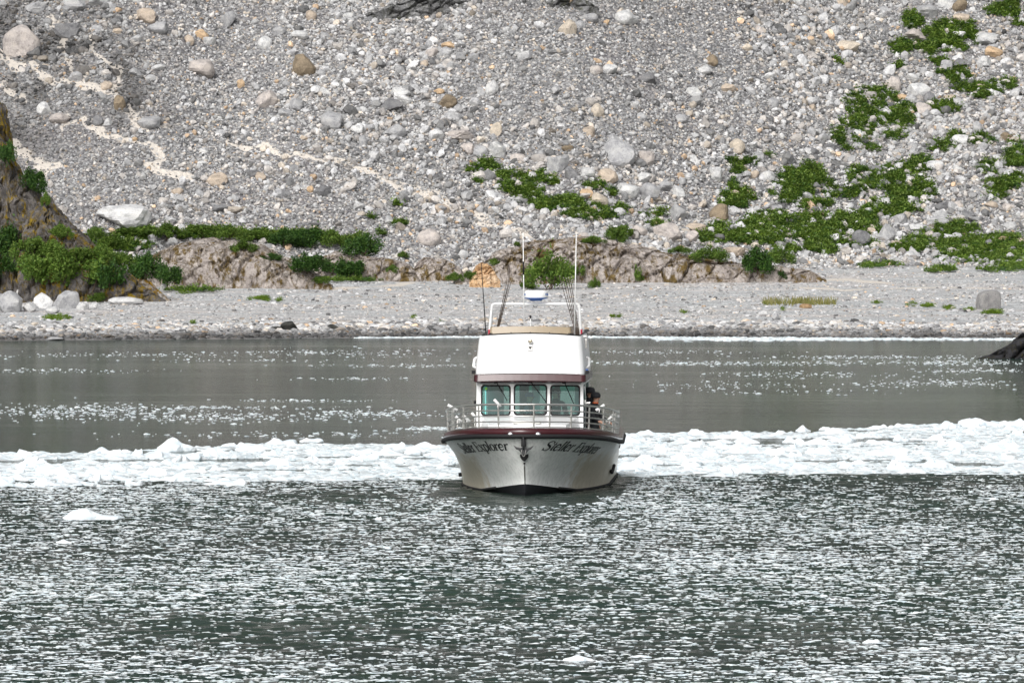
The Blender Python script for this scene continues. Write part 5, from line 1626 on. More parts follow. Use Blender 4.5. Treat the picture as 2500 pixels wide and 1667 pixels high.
prism([(-0.105, 1.02), (-0.06, 1.035), (0, 1.0), (0.06, 1.035), (0.105, 1.02), (0.10, 0.96), (0.06, 0.89), (0, 0.845), (-0.06, 0.89), (-0.10, 0.96)], stem_y(0.93) - 0.05, stem_y(0.93) + 0.2).build('anchor_plate', M['dark_trim'], an)
m_ = MB(); m_.lathe([(0.001, -0.02), (0.02, -0.018), (0.026, 0.0), (0.026, 0.1)], (0, stem_y(0.79) - 0.02, 0.795), 12, 'y'); m_.build('bow_eye', M['dark_trim'], hull)
sm = MB(); sm.tube([(0, stem_y(z) - 0.004, z) for z in np.linspace(0.76, 0.28, 14)], [0.006, 0.014, 0.018] + [0.016] * 8 + [0.012] * 3, 6); sm.build('stem_strip', plain('stained_stem', (0.10, 0.10, 0.09), 0.6, var=0.6, vscale=14), hull, smooth=True)
fb = MB(); fb.tube([hull_pt(0.50 + 0.05 * s_, 0.74 - 0.16 * s_ ** 2, 1) + np.array([0.04, 0, 0]) for s_ in np.linspace(-0.6, 1, 10)], 0.04, 8); fb.build('fender_bar', M['dark_trim'], hull, smooth=True)
p = hull_pt(0.5, 0.80, -1); m_ = MB(); m_.lathe([(0.001, -0.05), (0.045, -0.04), (0.05, 0.05), (0.02, 0.06)], (p[0] - 0.04, p[1], p[2]), 12); m_.build('exhaust_outlet', M['dark_trim'], hull, smooth=True)
p = hull_pt(0.55, 0.12, 1); m_ = MB(); m_.box((p[0] + 0.02, p[1], p[2]), (0.03, 0.05, 0.09), (0, 0.3, 0)); m_.build('drain_cover', M['dark_trim'], hull, bevel=0.008)

# ---- lettering on both bows: thick and thin strokes with serifs
TK, TN = 0.062, 0.022
def arc(cx, cy, rx, ry, a0, a1, n=14): return [(cx + rx * math.cos(math.radians(a)), cy + ry * math.sin(math.radians(a))) for a in np.linspace(a0, a1, n)]
def wave(n, lo, hi, ph=0.0): return [lo + (hi - lo) * abs(math.sin(math.pi * (i / (n - 1)) + ph)) for i in range(n)]
def bow_curve(pts, n=22):
    """smooth curve through control points"""
    P = [Vector((*p, 0)) for p in pts]; P = [P[0] * 2 - P[1]] + P + [P[-1] * 2 - P[-2]]
    out = []
    segs = len(P) - 3
    for s in range(segs):
        for i in range(n // segs + 1):
            t = i / (n // segs + 1)
            a, b, c, d = P[s:s + 4]
            q = 0.5 * ((2 * b) + (c - a) * t + (2 * a - 5 * b + 4 * c - d) * t * t + (3 * b - a - 3 * c + d) * t ** 3)
            out.append((q.x, q.y))
    out.append((P[-2].x, P[-2].y))
    return out
def G(ch):
    if ch == 'l': return [([(.11, .01), (.11, .75)], [TK] * 2), ([(.0, .012), (.22, .012)], [TN] * 2), ([(.02, .74), (.13, .74)], [TN] * 2)], .25
    if ch == 't': return [([(.12, .66), (.12, .12), (.15, .03), (.24, .02)], [TN, TK, TK, TN]), ([(.0, .5), (.25, .5)], [TN] * 2)], .28
    if ch == 'e':
        a = arc(.23, .25, .19, .25, 5, 330, 22); return [(a, wave(22, TN, TK * 1.05)), ([(.05, .27), (.41, .27)], [TN] * 2)], .47
    if ch == 'r': return [([(.11, .01), (.11, .5)], [TK] * 2), ([(.0, .012), (.23, .012)], [TN] * 2), ([(.02, .49), (.12, .49)], [TN] * 2), ([(.13, .34), (.2, .45), (.28, .49), (.34, .45)], [TN, TN * 1.3, TK * .9, TK])], .38
    if ch == 'S':
        c = bow_curve([(.50, .57), (.42, .71), (.26, .74), (.11, .62), (.16, .46), (.34, .36), (.47, .22), (.38, .04), (.2, -.01), (.05, .08), (.02, .2)], 44); n = len(c)
        return [(c, [TN + (TK * 1.15 - TN) * max(0, 1 - abs(i / (n - 1) - .5) / .34) for i in range(n)]), ([(.50, .72), (.50, .54)], [TN] * 2), ([(.02, .2), (.02, -.02)], [TN] * 2)], .56
    if ch == 'E': return [([(.13, 0), (.13, .72)], [TK * 1.1] * 2), ([(0, .71), (.53, .71)], [TN] * 2), ([(.13, .37), (.40, .37)], [TN] * 2), ([(0, .012), (.55, .012)], [TN] * 2), ([(.52, .71), (.54, .56)], [TN * 1.6, TN * .6]), ([(.54, .0), (.57, .18)], [TN * 1.6, TN * .6]), ([(.40, .45), (.40, .29)], [TN] * 2)], .60
    if ch == 'x': return [([(.06, .5), (.42, 0)], [TK] * 2), ([(.42, .5), (.05, 0)], [TN] * 2), ([(0, .49), (.18, .49)], [TN] * 2), ([(.32, .49), (.48, .49)], [TN] * 2), ([(0, .012), (.15, .012)], [TN] * 2), ([(.3, .012), (.5, .012)], [TN] * 2)], .50
    if ch == 'p': 
        a = arc(.27, .25, .2, .25, 150, -150, 22); return [([(.11, -.22), (.11, .5)], [TK] * 2), ([(.0, -.21), (.24, -.21)], [TN] * 2), ([(.02, .49), (.12, .49)], [TN] * 2), (a, wave(22, TN, TK))], .52
    if ch == 'o':
        a = arc(.24, .25, .19, .245, 0, 360, 29); return [(a, [TN + (TK - TN) * abs(math.cos(2 * math.pi * i / 28)) for i in range(29)])], .48
    return [], .30
def ribbons(text, shear=0.0):
    """flat letters as quads in (u, v)"""
    V, Fq, x = [], [], 0.0
    for ch in text:
        st, adv = G(ch)
        for pts, ws in st:
            b = len(V)
            for i, (p, w) in enumerate(zip(pts, ws)):
                q0 = pts[max(i - 1, 0)]; q1 = pts[min(i + 1, len(pts) - 1)]
                dx, dy = q1[0] - q0[0], q1[1] - q0[1]; L = math.hypot(dx, dy) + 1e-9
                nx, ny = -dy / L, dx / L
                V += [(x + p[0] + nx * w + shear * (p[1] + ny * w), p[1] + ny * w), (x + p[0] - nx * w + shear * (p[1] - ny * w), p[1] - ny * w)]
            # subdivide long straight strokes so that they bend with the hull
            for i in range(len(pts) - 1): Fq.append((b + 2 * i, b + 2 * i + 1, b + 2 * i + 3, b + 2 * i + 2))
        x += adv
    return V, Fq, x
T0 = 0.15
kk_ = np.linspace(0, 0.5, 1200) ** 1.0
arcs = np.array([hull_pt(k, T0, 1) for k in kk_]); cum = np.concatenate([[0], np.cumsum(np.linalg.norm(np.diff(arcs, axis=0), axis=1))])
def s_of_x(x): return float(np.interp(x, arcs[:, 0], cum))
def on_hull(s, v, side, lift=0.008):
    k = float(np.interp(s, cum, kk_))
    t = 0.085 - v / 1.25
    p = hull_pt(k, t, side); e = 1e-3
    a = hull_pt(k + e, t, side) - hull_pt(max(k - e, 0), t, side); b_ = hull_pt(k, t + 0.01, side) - hull_pt(k, t - 0.01, side)
    n = np.cross(a, b_); n /= np.linalg.norm(n) + 1e-9
    if n[1] > 0: n = -n
    return p + n * lift
for side, x_in, x_out, nm in ((-1, 0.44, 1.72, 'left'), (1, 0.50, 1.78, 'right')):
    V, Fq, Lw = ribbons('Steller Explorer', 0.28)
    s_in, s_out = s_of_x(x_in), s_of_x(x_out)
    em = 0.315
    pts = []
    for (u, v) in V:
        f_ = (u / Lw)
        s = s_out + (s_in - s_out) * f_ if side == -1 else s_in + (s_out - s_in) * f_
        pts.append(on_hull(s, (v - 0.72) * em - 0.02, side))
    m_ = MB(); m_.add(pts, Fq); o = m_.build('name_lettering', M['letter'], hull, solid=0.003)
    o['label'] = 'black serif name lettering on the bow'

# ---- cabin with three front windows
CY = 3.0
def cab(px, py): return loc(px, py, CY)
cb = MB()
zt, zb, zm = 2.70, 0.62, 1.80
hw = 1.315
def rr_loop(x0, x1, z0, z1, r_, n=6, sk0=0.0, sk1=0.0):
    out = []
    for cx, cz, a0 in ((x1 - r_, z1 - r_, 0), (x0 + r_, z1 - r_, 90), (x0 + r_, z0 + r_, 180), (x1 - r_, z0 + r_, 270)):
        for i in range(n):
            a = math.radians(a0 + 90 * i / (n - 1)); out.append((cx + r_ * math.cos(a), cz + r_ * math.sin(a)))
    return out
WINS = [(-1.235, -0.495, 1.858, 2.62), (-0.415, 0.415, 1.872, 2.635), (0.495, 1.235, 1.858, 2.62)]
CELLS = [(-hw, -0.455), (-0.455, 0.455), (0.455, hw)]
def ray_rect(cx, cz, x, z, R):
    dx, dz = x - cx, z - cz; t = 1e9
    if dx > 1e-9: t = min(t, (R[1] - cx) / dx)
    if dx < -1e-9: t = min(t, (R[0] - cx) / dx)
    if dz > 1e-9: t = min(t, (R[3] - cz) / dz)
    if dz < -1e-9: t = min(t, (R[2] - cz) / dz)
    return cx + dx * t, cz + dz * t
def front_y(x, z): return CY + 0.10 * (z - zm) + 0.05 * (x / hw) ** 2          # slight rake and crown
for (x0, x1, z0, z1), (c0, c1) in zip(WINS, CELLS):
    lp = rr_loop(x0, x1, z0, z1, 0.085)
    R = (c0, c1, zm, zt); cx, cz = (x0 + x1) / 2, (z0 + z1) / 2
    # include the cell corners so that the panel is square outside
    angs = [(math.atan2(z - cz, x - cx), (x, z)) for x, z in lp]
    for qx, qz in ((c0, zm), (c1, zm), (c1, zt), (c0, zt)):
        a = math.atan2(qz - cz, qx - cx)
        best = min(range(len(lp)), key=lambda i: abs(math.atan2(math.sin(angs[i][0] - a), math.cos(angs[i][0] - a))))
        angs[best] = (a, lp[best])
    outer = []
    for i, (a, p) in enumerate(angs): outer.append(ray_rect(cx, cz, cx + math.cos(a), cz + math.sin(a), R))
    inn = [(x, front_y(x, z), z) for x, z in lp]; ou = [(x, front_y(x, z), z) for x, z in outer]
    rev = [(x, front_y(x, z) + 0.06, z) for x, z in lp]
    cb.strip([ou, inn, rev], closed=True)
# front below the windows, sides with openings, back frame, roof
fr = [(-hw, 0), (-0.455, 0), (0.455, 0), (hw, 0)]
cb.strip([[(x, front_y(x, zm), zm) for x, _ in fr], [(x * 1.012, CY - 0.06, zb) for x, _ in fr]])
BK = 7.2
for sd_ in (-1, 1):
    X_ = sd_ * hw; f0 = float(front_y(hw, zm))
    def side_quad(y0, y1, z0, z1): cb.add([(X_, y0, z0), (X_, y1, z0), (X_, y1, z1), (X_, y0, z1)], [(0, 1, 2, 3)])
    side_quad(f0, BK, zb, 1.75 if sd_ < 0 else 1.45); side_quad(f0 + 0.0, BK, 2.62, zt)
    cb.add([(X_, f0, 1.45), (X_, f0 + 0.35, 1.45), (X_, f0 + 0.35, 2.62), (X_, f0 + 0.09, 2.62)], [(0, 1, 2, 3)])
    side_quad(4.6, 4.75, 1.45, 2.62); side_quad(7.05, BK, 1.45, 2.62)
for x0, x1 in ((-hw, -0.95), (-0.15, 0.05), (0.95, hw)):
    cb.add([(x0, BK, zb), (x1, BK, zb), (x1, BK, zt), (x0, BK, zt)], [(0, 1, 2, 3)])
for x0, x1 in ((-0.95, -0.15), (0.05, 0.95)):
    cb.add([(x0, BK, zb), (x1, BK, zb), (x1, BK, 1.5), (x0, BK, 1.5)], [(0, 1, 2, 3)])
cabin = cb.build('cabin', M['gel'], boat, solid=0.035)
ins = MB()
ins.box((0, 5.1, 2.66), (2.5, 4.1, 0.03)); ins.build('headliner', M['gel_shade'], cabin)
for x0_, x1_ in ((-1.27, -0.86), (-0.46, -0.22), (0.44, 0.58)):  # dark panels added at the cabin back to darken parts of the windows
    bk = MB(); bk.box(((x0_ + x1_) / 2, 7.0, 1.62), (x1_ - x0_, 0.06, 2.0)); bk.build('dark_panel', M['seat'], cabin, bevel=0.02)
ds = MB(); ds.box((0, 3.42, 1.72), (2.5, 0.62, 0.16)); ds.box((-0.35, 3.75, 1.45), (1.2, 0.3, 0.5)); ds.build('dashboard', M['seat'], cabin, bevel=0.02)
for sx in (-0.85, 0.75):
    st = MB(); st.box((sx, 4.9, 1.35), (0.5, 0.14, 0.95), (-0.12, 0, 0)); st.box((sx, 4.62, 1.02), (0.5, 0.5, 0.14)); st.box((sx, 4.65, 0.8), (0.2, 0.2, 0.36)); st.build('helm_seat', M['seat'], cabin, bevel=0.03)
for i, (x0, x1, z0, z1) in enumerate(WINS):
    w_ = MB()
    lo, li = rr_loop(x0 - 0.004, x1 + 0.004, z0 - 0.004, z1 + 0.004, 0.088), rr_loop(x0 + 0.034, x1 - 0.034, z0 + 0.034, z1 - 0.034, 0.07)
    w_.strip([[(x, front_y(x, z) + 0.03, z) for x, z in lo], [(x, front_y(x, z) - 0.012, z) for x, z in lo], [(x, front_y(x, z) - 0.014, z) for x, z in li], [(x, front_y(x, z) + 0.03, z) for x, z in li]], closed=True)
    fr_ = w_.build('window', M['dark_trim'], cabin)
    lg = rr_loop(x0 + 0.012, x1 - 0.012, z0 + 0.012, z1 - 0.012, 0.075)
    zs = z1 - 0.15
    def cut(lp, keep_top):
        out = []
        for a, b in zip(lp, lp[1:] + lp[:1]):
            ina, inb = (a[1] >= zs) == keep_top, (b[1] >= zs) == keep_top
            if ina: out.append(a)
            if ina != inb:
                t = (zs - a[1]) / (b[1] - a[1]); out.append((a[0] + (b[0] - a[0]) * t, zs))
        return out
    for keep_top, mt, nm in ((False, 'glass', 'pane'), (True, 'glass_top', 'sun_strip')):
        lp = cut(lg, keep_top); g_ = MB(); g_.add([(x, front_y(x, z) + 0.018, z) for x, z in lp], [tuple(range(len(lp)))]); g_.build(nm, M[mt], fr_)
sg = MB()
for sd_ in (-1, 1):
    for y0, y1 in ((3.5, 4.6), (4.75, 7.05)):
        s1 = MB(); X_ = sd_ * (hw - 0.015)
        s1.add([(X_, y0, 1.45), (X_, y1, 1.45), (X_, y1, 2.62), (X_, y0, 2.62)], [(0, 1, 2, 3)]); s1.build('side_window', M['glass_dark'] if sd_ > 0 else M['glass'], cabin)
m_ = MB(); m_.tube([(hw + 0.02, 3.42, 2.58), (hw + 0.05, 3.9, 2.0), (hw + 0.06, 4.2, 1.5)], 0.014, 6); m_.build('grab_handle', M['chrome'], cabin, smooth=True)
m_ = MB(); m_.box((hw + 0.08, 3.6, 2.16), (0.16, 0.06, 0.05)); m_.box((hw + 0.03, 3.6, 2.2), (0.05, 0.08, 0.09)); m_.build('door_latch', M['chrome'], cabin, bevel=0.01)
m_ = MB(); m_.lathe([(0.001, -.05), (0.04, -.04), (0.045, 0.04), (0.02, 0.06)], (-hw - 0.07, 3.3, 2.17), 12); m_.build('side_lamp', M['dark_trim'], cabin, smooth=True)
# sticker
p = cab(1186, 949); m_ = MB(); m_.lathe([(0.001, -0.006), (0.034, -0.006), (0.034, 0.004)], (p.x, float(front_y(p.x, p.z)) + 0.006, p.z), 18, 'y'); m_.build('sticker', M['green_sticker'], cabin)
# wipers
for (ax_, ay_), (bx_, by_) in (((1212, 934), (1236, 975)), ((1296, 933), (1332, 979)), ((1379, 935), (1399, 982))):
    a, b_ = cab(ax_, ay_), cab(bx_, by_)
    m_ = MB(); ya = float(front_y(a.x, a.z)) - 0.05
    m_.box((a.x - 0.02, ya, a.z), (0.09, 0.05, 0.04)); m_.tube([(a.x, ya, a.z), (b_.x, ya, b_.z)], [0.012, 0.008], 6)
    mid = a.lerp(b_, 0.45); m_.tube([(mid.x - 0.005, ya - 0.012, mid.z + .02), (b_.x + 0.015, ya - 0.012, b_.z - 0.03)], 0.011, 6)
    m_.build('wiper', M['dark_trim'], cabin, smooth=True)

# ---- visor, flying bridge
def plan(hwid, y0, y1, r_, crown, n=10):
    pts = [(-hwid, y1)]
    for i in range(n + 1):
        a = math.pi + (math.pi / 2) * i / n
        pts.append((-hwid + r_ + r_ * math.cos(a), y0 + r_ + r_ * math.sin(a)))
    for x in np.linspace(-hwid + r_, hwid - r_, 13)[1:-1]: pts.append((x, y0 - crown * (1 - (x / (hwid - r_)) ** 2)))
    for i in range(n + 1):
        a = 1.5 * math.pi + (math.pi / 2) * i / n
        pts.append((hwid - r_ + r_ * math.cos(a), y0 + r_ + r_ * math.sin(a)))
    pts.append((hwid, y1))
    return pts
vz = MB()
rows = []
for z, h_, yy, r_ in ((2.70, 1.385, 2.62, 0.12), (2.72, 1.40, 2.60, 0.13), (2.875, 1.392, 2.64, 0.13), (2.885, 1.36, 2.70, 0.12)):
    rows.append([(x, y, z + 0.03 * (1 - (x / 1.4) ** 2)) for x, y in plan(h_, yy, 7.3, r_, 0.05)])
vz.strip(rows)
vz.add(rows[0], [tuple(range(len(rows[0])))]); vz.add(rows[-1], [tuple(range(len(rows[-1])))])
visor = vz.build('roof_visor', M['burgundy'], boat)
fbm_ = MB()
rows = []
for z, h_, yy, r_, cr in ((2.895, 1.36, 2.66, 0.26, 0.06), (3.2, 1.345, 2.72, 0.27, 0.06), (3.6, 1.305, 2.80, 0.28, 0.06), (3.76, 1.285, 2.84, 0.29, 0.06), (3.815, 1.262, 2.88, 0.28, 0.05), (3.825, 1.20, 2.95, 0.25, 0.04), (3.79, 1.17, 3.0, 0.22, 0.03), (3.0, 1.16, 3.02, 0.2, 0.03)):
    rows.append([(x, y, z + (0.075 * (1 - (x / 1.35) ** 2) if z > 3.5 else (0.03 * (1 - (x / 1.4) ** 2)))) for x, y in plan(h_, yy, 6.9, r_, cr)])
fbm_.strip(rows)
n_ = len(rows[0])
fbm_.add([rows[0][0], rows[4][0], rows[5][0], rows[7][0]], [(0, 1, 2, 3)]); fbm_.add([rows[0][-1], rows[4][-1], rows[5][-1], rows[7][-1]], [(0, 1, 2, 3)])
fbm_.add(rows[7], [tuple(range(n_))])
fly = fbm_.build('flying_bridge', M['gel'], boat, smooth=True)
for p in fly.data.polygons: p.use_smooth = len(p.vertices) == 4
rim = MB(); rim.tube([(x, y, 3.842 + 0.075 * (1 - (x / 1.35) ** 2)) for x, y in plan(1.215, 2.93, 6.8, 0.26, 0.045)], 0.013, 6); rim.build('rim_trim', M['dark_trim'], fly, smooth=True)
wsd = MB()
pl = [(x, y) for x, y in plan(1.02, 3.0, 4.3, 0.06, 0.05)]
wsd.strip([[(x, y, 3.845 + 0.06 * (1 - (x / 1.35) ** 2)) for x, y in pl], [(x * 0.985, y + 0.05, 4.055 + 0.03 * (1 - (x / 1.2) ** 2)) for x, y in pl]])
wsd.build('spray_screen', M['tan'], fly, solid=0.008)
st = MB()
for x, y in pl[2:-2:3]: st.box((x, y - 0.006, 3.87 + 0.06 * (1 - (x / 1.35) ** 2)), (0.02, 0.012, 0.035))
st.tube([(x, y - 0.01, 3.85 + 0.06 * (1 - (x / 1.35) ** 2)) for x, y in pl], 0.016, 6); st.build('screen_strip', M['dark_trim'], fly)
hl = MB(); hl.box((0.05, 3.5, 3.75), (0.7, 0.35, 0.25), (0.3, 0, 0)); hl.box((0.45, 3.45, 3.98), (0.12, 0.03, 0.07)); hl.build('upper_console', M['gel'], fly, bevel=0.03)
# search light and horn on the front of the bridge
p = loc(1295, 833, 2.72)
sl_ = MB(); sl_.lathe([(0.001, -0.03), (0.045, -0.035), (0.06, -0.05), (0.062, -0.02), (0.05, 0.06), (0.02, 0.1)], (p.x, p.y - 0.03, p.z), 20, 'y'); sl_.build('search_light', M['chrome'], fly, smooth=True)
lens = MB(); lens.lathe([(0.001, -0.045), (0.048, -0.04), (0.048, -0.03)], (p.x, p.y - 0.03, p.z), 18, 'y'); lens.build('lamp_lens', plain('lamp_reflector', (0.45, 0.40, 0.30), 0.2, 0.4), fly, smooth=True)
q = loc(1294.5, 849, 2.72); hn = MB(); hn.box((q.x, q.y - 0.0, q.z - 0.01), (0.13, 0.07, 0.15), None, 0, 0.85); hn.build('lamp_bracket', M['chrome'], fly, bevel=0.012)
hn = MB(); hn.add([(q.x - 0.045, q.y - 0.055, q.z + 0.03), (q.x + 0.045, q.y - 0.055, q.z + 0.03), (q.x, q.y - 0.055, q.z - 0.04), (q.x - 0.045, q.y - 0.03, q.z + 0.03), (q.x + 0.045, q.y - 0.03, q.z + 0.03), (q.x, q.y - 0.03, q.z - 0.04)], [(0, 1, 2), (5, 4, 3), (0, 3, 4, 1), (1, 4, 5, 2), (2, 5, 3, 0)]); hn.build('horn_mouth', M['dark_trim'], fly)
# bridge side bits: grab rails, navigation light boxes
for sd_ in (-1, 1):
    m_ = MB(); m_.tube([(sd_ * 1.36, 3.4, 3.02), (sd_ * 1.44, 3.4, 3.08), (sd_ * 1.44, 3.9, 3.25), (sd_ * 1.36, 3.9, 3.3)], 0.035, 8); m_.build('bridge_grab_rail', M['white_tube'], fly, smooth=True)
    m_ = MB(); m_.box((sd_ * 1.415, 3.0, 2.94), (0.09, 0.16, 0.09)); nb = m_.build('navigation_light', M['dark_trim'], fly, bevel=0.012)
m_ = MB(); m_.box((1.41, 2.98, 3.005), (0.07, 0.12, 0.03)); m_.build('blue_lens', M['blue'], fly, bevel=0.008)
m_ = MB(); m_.box((1.33, 4.5, 3.62), (0.06, 0.05, 0.24)); m_.box((1.30, 4.5, 3.80), (0.12, 0.04, 0.03)); m_.build('side_bracket', M['steel'], fly, bevel=0.01)

# ---- radar arch, radar dome, aerials
AY = 6.0
def A(px, py, y=AY): return loc(px, py, y)
arch = empty('radar_arch', (0, 0, 0)); arch.parent = boat
a0, a1, a2, a3 = A(1193.5, 822), A(1201.5, 742), A(1414, 742), A(1419, 826)
def fillet(P, r_, n=6):
    out = [P[0]]
    for a, b, c in zip(P[:-2], P[1:-1], P[2:]):
        u, v = (a - b).normalized(), (c - b).normalized()
        for i in range(n + 1):
            t = i / n; out.append((b + u * r_).lerp(b, t).lerp(b.lerp(b + v * r_, t), t))
    out.append(P[-1]); return out
m_ = MB(); m_.tube([tuple(p) for p in fillet([Vector((a0.x, a0.y, 3.0)).lerp(a0, 0.0), a0, a1, a2, a3, Vector((a3.x, a3.y, 3.0))], 0.08)], 0.031, 10); m_.build('arch_tube', M['white_tube'], arch, smooth=True)
m_ = MB(); m_.tube([tuple(A(1200, 800, AY + .5)), tuple(A(1203, 744, AY + .5)), tuple(A(1412, 744, AY + .5)), tuple(A(1415, 800, AY + .5))], 0.022, 8); m_.tube([tuple(A(1290, 741)), tuple(A(1290, 741, AY + .5))], 0.02, 6); m_.tube([tuple(A(1326, 741)), tuple(A(1326, 741, AY + .5))], 0.02, 6); m_.build('rear_hoop', M['white_tube'], arch, smooth=True)
for px_, in ((1194.5,), (1419.5,)):
    p = A(px_, 811); m_ = MB(); m_.box((p.x, p.y - 0.03, p.z), (0.05, 0.03, 0.14)); m_.build('red_reflector', M['red'], arch, bevel=0.008)
p = A(1307, 744); m_ = MB(); m_.tube([(p.x - 0.05, p.y, p.z - 0.02), (p.x - 0.03, p.y, p.z - 0.06), (p.x + 0.03, p.y, p.z - 0.06), (p.x + 0.05, p.y, p.z - 0.02)], 0.01, 6); m_.build('cable_loop', M['dark_trim'], arch)
c = A(1308.5, 734); rz0 = c.z
rd = empty('radar_dome', (0, 0, 0)); rd.parent = boat
m_ = MB(); m_.lathe([(0.30, 0.075), (0.302, 0.10), (0.30, 0.21), (0.285, 0.245), (0.22, 0.262), (0.001, 0.268)], (c.x, c.y, rz0), 40); m_.build('dome_cover', M['gel'], rd, smooth=True)
m_ = MB(); m_.lathe([(0.15, -0.005), (0.17, 0.03), (0.24, 0.045), (0.295, 0.055), (0.302, 0.074)], (c.x, c.y, rz0), 40); m_.build('dome_base', M['blue'], rd, smooth=True)
def radar_letters(word, a_start, a_step):
    m_ = MB(); LT = {'F': [((0, 0), (0, 1)), ((0, 1), (.6, 1)), ((0, .55), (.5, .55))], 'U': [((0, 1), (0, .1)), ((0, .05), (.6, .05)), ((.6, .1), (.6, 1))], 'R': [((0, 0), (0, 1)), ((0, 1), (.55, 1)), ((.55, 1), (.55, .55)), ((0, .52), (.55, .52)), ((.25, .5), (.6, 0))], 'N': [((0, 0), (0, 1)), ((0, 1), (.6, 0)), ((.6, 0), (.6, 1))], 'O': [((0, .05), (.6, .05)), ((.6, .05), (.6, .95)), ((.6, .95), (0, .95)), ((0, .95), (0, .05))]}
    for i, ch in enumerate(word):
        for (x0, y0_), (x1, y1_) in LT[ch]:
            P = []
            for t in (0, 1):
                u = x0 + (x1 - x0) * t; w = y0_ + (y1_ - y0_) * t
                a = a_start + (i + u) * a_step
                P.append((c.x + 0.3035 * math.sin(a), c.y - 0.3035 * math.cos(a), rz0 + 0.135 + w * 0.045))
            m_.tube(P, 0.007, 4)
    return m_.build('maker_lettering', M['blue'], rd)
radar_letters('FURUNO', 0.98, 0.20); radar_letters('FURUNO', -0.98 - 6 * 0.2, 0.20)
def whip(p0, p1, y, r0, r1, mat, name, black=None):
    a, b_ = A(*p0, y), A(*p1, y)
    e_ = empty(name, (0, 0, 0)); e_.parent = boat
    m_ = MB(); m_.tube([tuple(a), tuple(b_)], [r0, r1], 7); m_.build('whip', mat, e_, smooth=True)
    m_ = MB(); m_.tube([(a.x, a.y, a.z - 0.16), tuple(a)], r0 * 1.5, 8); m_.build('mount', M['steel'], e_, smooth=True)
    if black:
        q0, q1 = a.lerp(b_, black[0]), a.lerp(b_, black[1]); m_ = MB(); m_.tube([tuple(q0), tuple(q1)], r0 * 1.25, 7); m_.build('coil', M['dark_trim'], e_, smooth=True)
whip((1280, 812), (1277, 568), 3.7, 0.017, 0.011, M['white_tube'], 'aerial', (0.58, 0.71))
whip((1402.5, 815), (1407, 570), 4.2, 0.018, 0.012, M['white_tube'], 'aerial')
whip((1186.5, 816), (1174.5, 640), 4.2, 0.015, 0.009, M['dark_trim'], 'aerial')
a, b_ = A(1296, 806, 3.9), A(1295, 772, 3.9); e_ = empty('satellite_aerial', (0, 0, 0)); e_.parent = boat
m_ = MB(); m_.tube([(a.x, a.y, a.z - 0.2), tuple(b_)], 0.012, 6); m_.build('mast', M['white_tube'], e_)
m_ = MB(); m_.lathe([(0.012, -.06), (0.028, -.02), (0.03, 0.0), (0.02, .02), (0.001, .03)], tuple(b_), 14); m_.build('cap', M['dark_trim'], e_, smooth=True)

# ---- bow railing: five rails on posts, following the deck edge
railing = empty('bow_railing', (0, 0, 0)); railing.parent = boat
ry = np.concatenate([-0.565 + 4.1 * np.linspace(0, 1, 34) ** 2.0, np.linspace(3.7, 6.4, 8)])
def rail_pt(y, side, h): 
    p = band_pt(y, 0, side, -0.07); lean = 0.02 * h
    return (p[0] * (1 + 0.02 * h) if abs(p[0]) > 0.02 else 0.0, p[1] - 0.03 * h, float(rail_z(y)) + 0.20 + h)
for i, h in enumerate((0.02, 0.155, 0.29, 0.425, 0.575)):
    m_ = MB(); pts = [rail_pt(y, -1, h) for y in ry[::-1]] + [rail_pt(y, 1, h) for y in ry[1:]]
    m_.tube(pts, 0.025 if i == 4 else 0.0165, 8); m_.build('top_rail' if i == 4 else 'rail', M['steel'], railing, smooth=True)
xs_r = np.array([float(rail_w(y)) for y in np.linspace(-0.58, 3.8, 400)]); ys_r = np.linspace(-0.58, 3.8, 400)
post_y = [-0.565] + [float(np.interp(x, xs_r, ys_r)) for x in (0.66, 1.18, 1.6, 1.92, 2.12, 2.22)] + [3.6, 4.5, 5.4, 6.3]
for i, y in enumerate(post_y):
    for sd_ in ((1,) if i == 0 else (-1, 1)):
        m_ = MB(); m_.tube([rail_pt(y, sd_, -0.03), rail_pt(y, sd_, 0.575)], 0.021, 8); p = rail_pt(y, sd_, -0.02)
        m_.lathe([(0.035, -0.012), (0.035, 0.012)], p, 10); m_.build('post', M['steel'], railing, smooth=False)
# white rod holders clamped to the rails
for (p0, p1, y) in (((1093, 988), (1112, 999), 2.4), ((1206, 975), (1219, 989), -0.4), ((1476, 988), (1459, 999), 2.2),
                    ((1112, 1016), (1124, 1027), 3.6), ((1130, 1013), (1144, 1026), 4.4), ((1151, 1007), (1162, 1019), 5.2), ((1500, 1010), (1484, 1026), 4.0), ((1512, 1014), (1497, 1026), 4.8)):
    a, b_ = loc(*p0, y), loc(*p1, y); b_ = b_ + (b_ - a) * 0.25
    m_ = MB(); m_.tube([tuple(a), tuple(b_)], 0.036, 10, cap=True); m_.tube([tuple(a.lerp(b_, .55)), (a.lerp(b_, .62).x, b_.y, b_.z - 0.05)], 0.02, 6); m_.build('rod_holder', M['white_tube'], railing, smooth=True)
# steel ladder rack and cleats visible on the side deck, left
for i, (px_, py_, y_) in enumerate(((1107, 1040, 4.2), (1121, 1042, 4.8), (1150, 1043, 5.5))):
    a = loc(px_, py_, y_); m_ = MB()
    m_.tube([(a.x - .1, a.y, 1.2), (a.x - .1, a.y, a.z + .18), (a.x + .1, a.y, a.z + .18), (a.x + .1, a.y, 1.2)], 0.016, 6); m_.tube([(a.x - .1, a.y, a.z), (a.x + .1, a.y, a.z)], 0.012, 6); m_.build('deck_rack', M['steel'], boat, smooth=True)

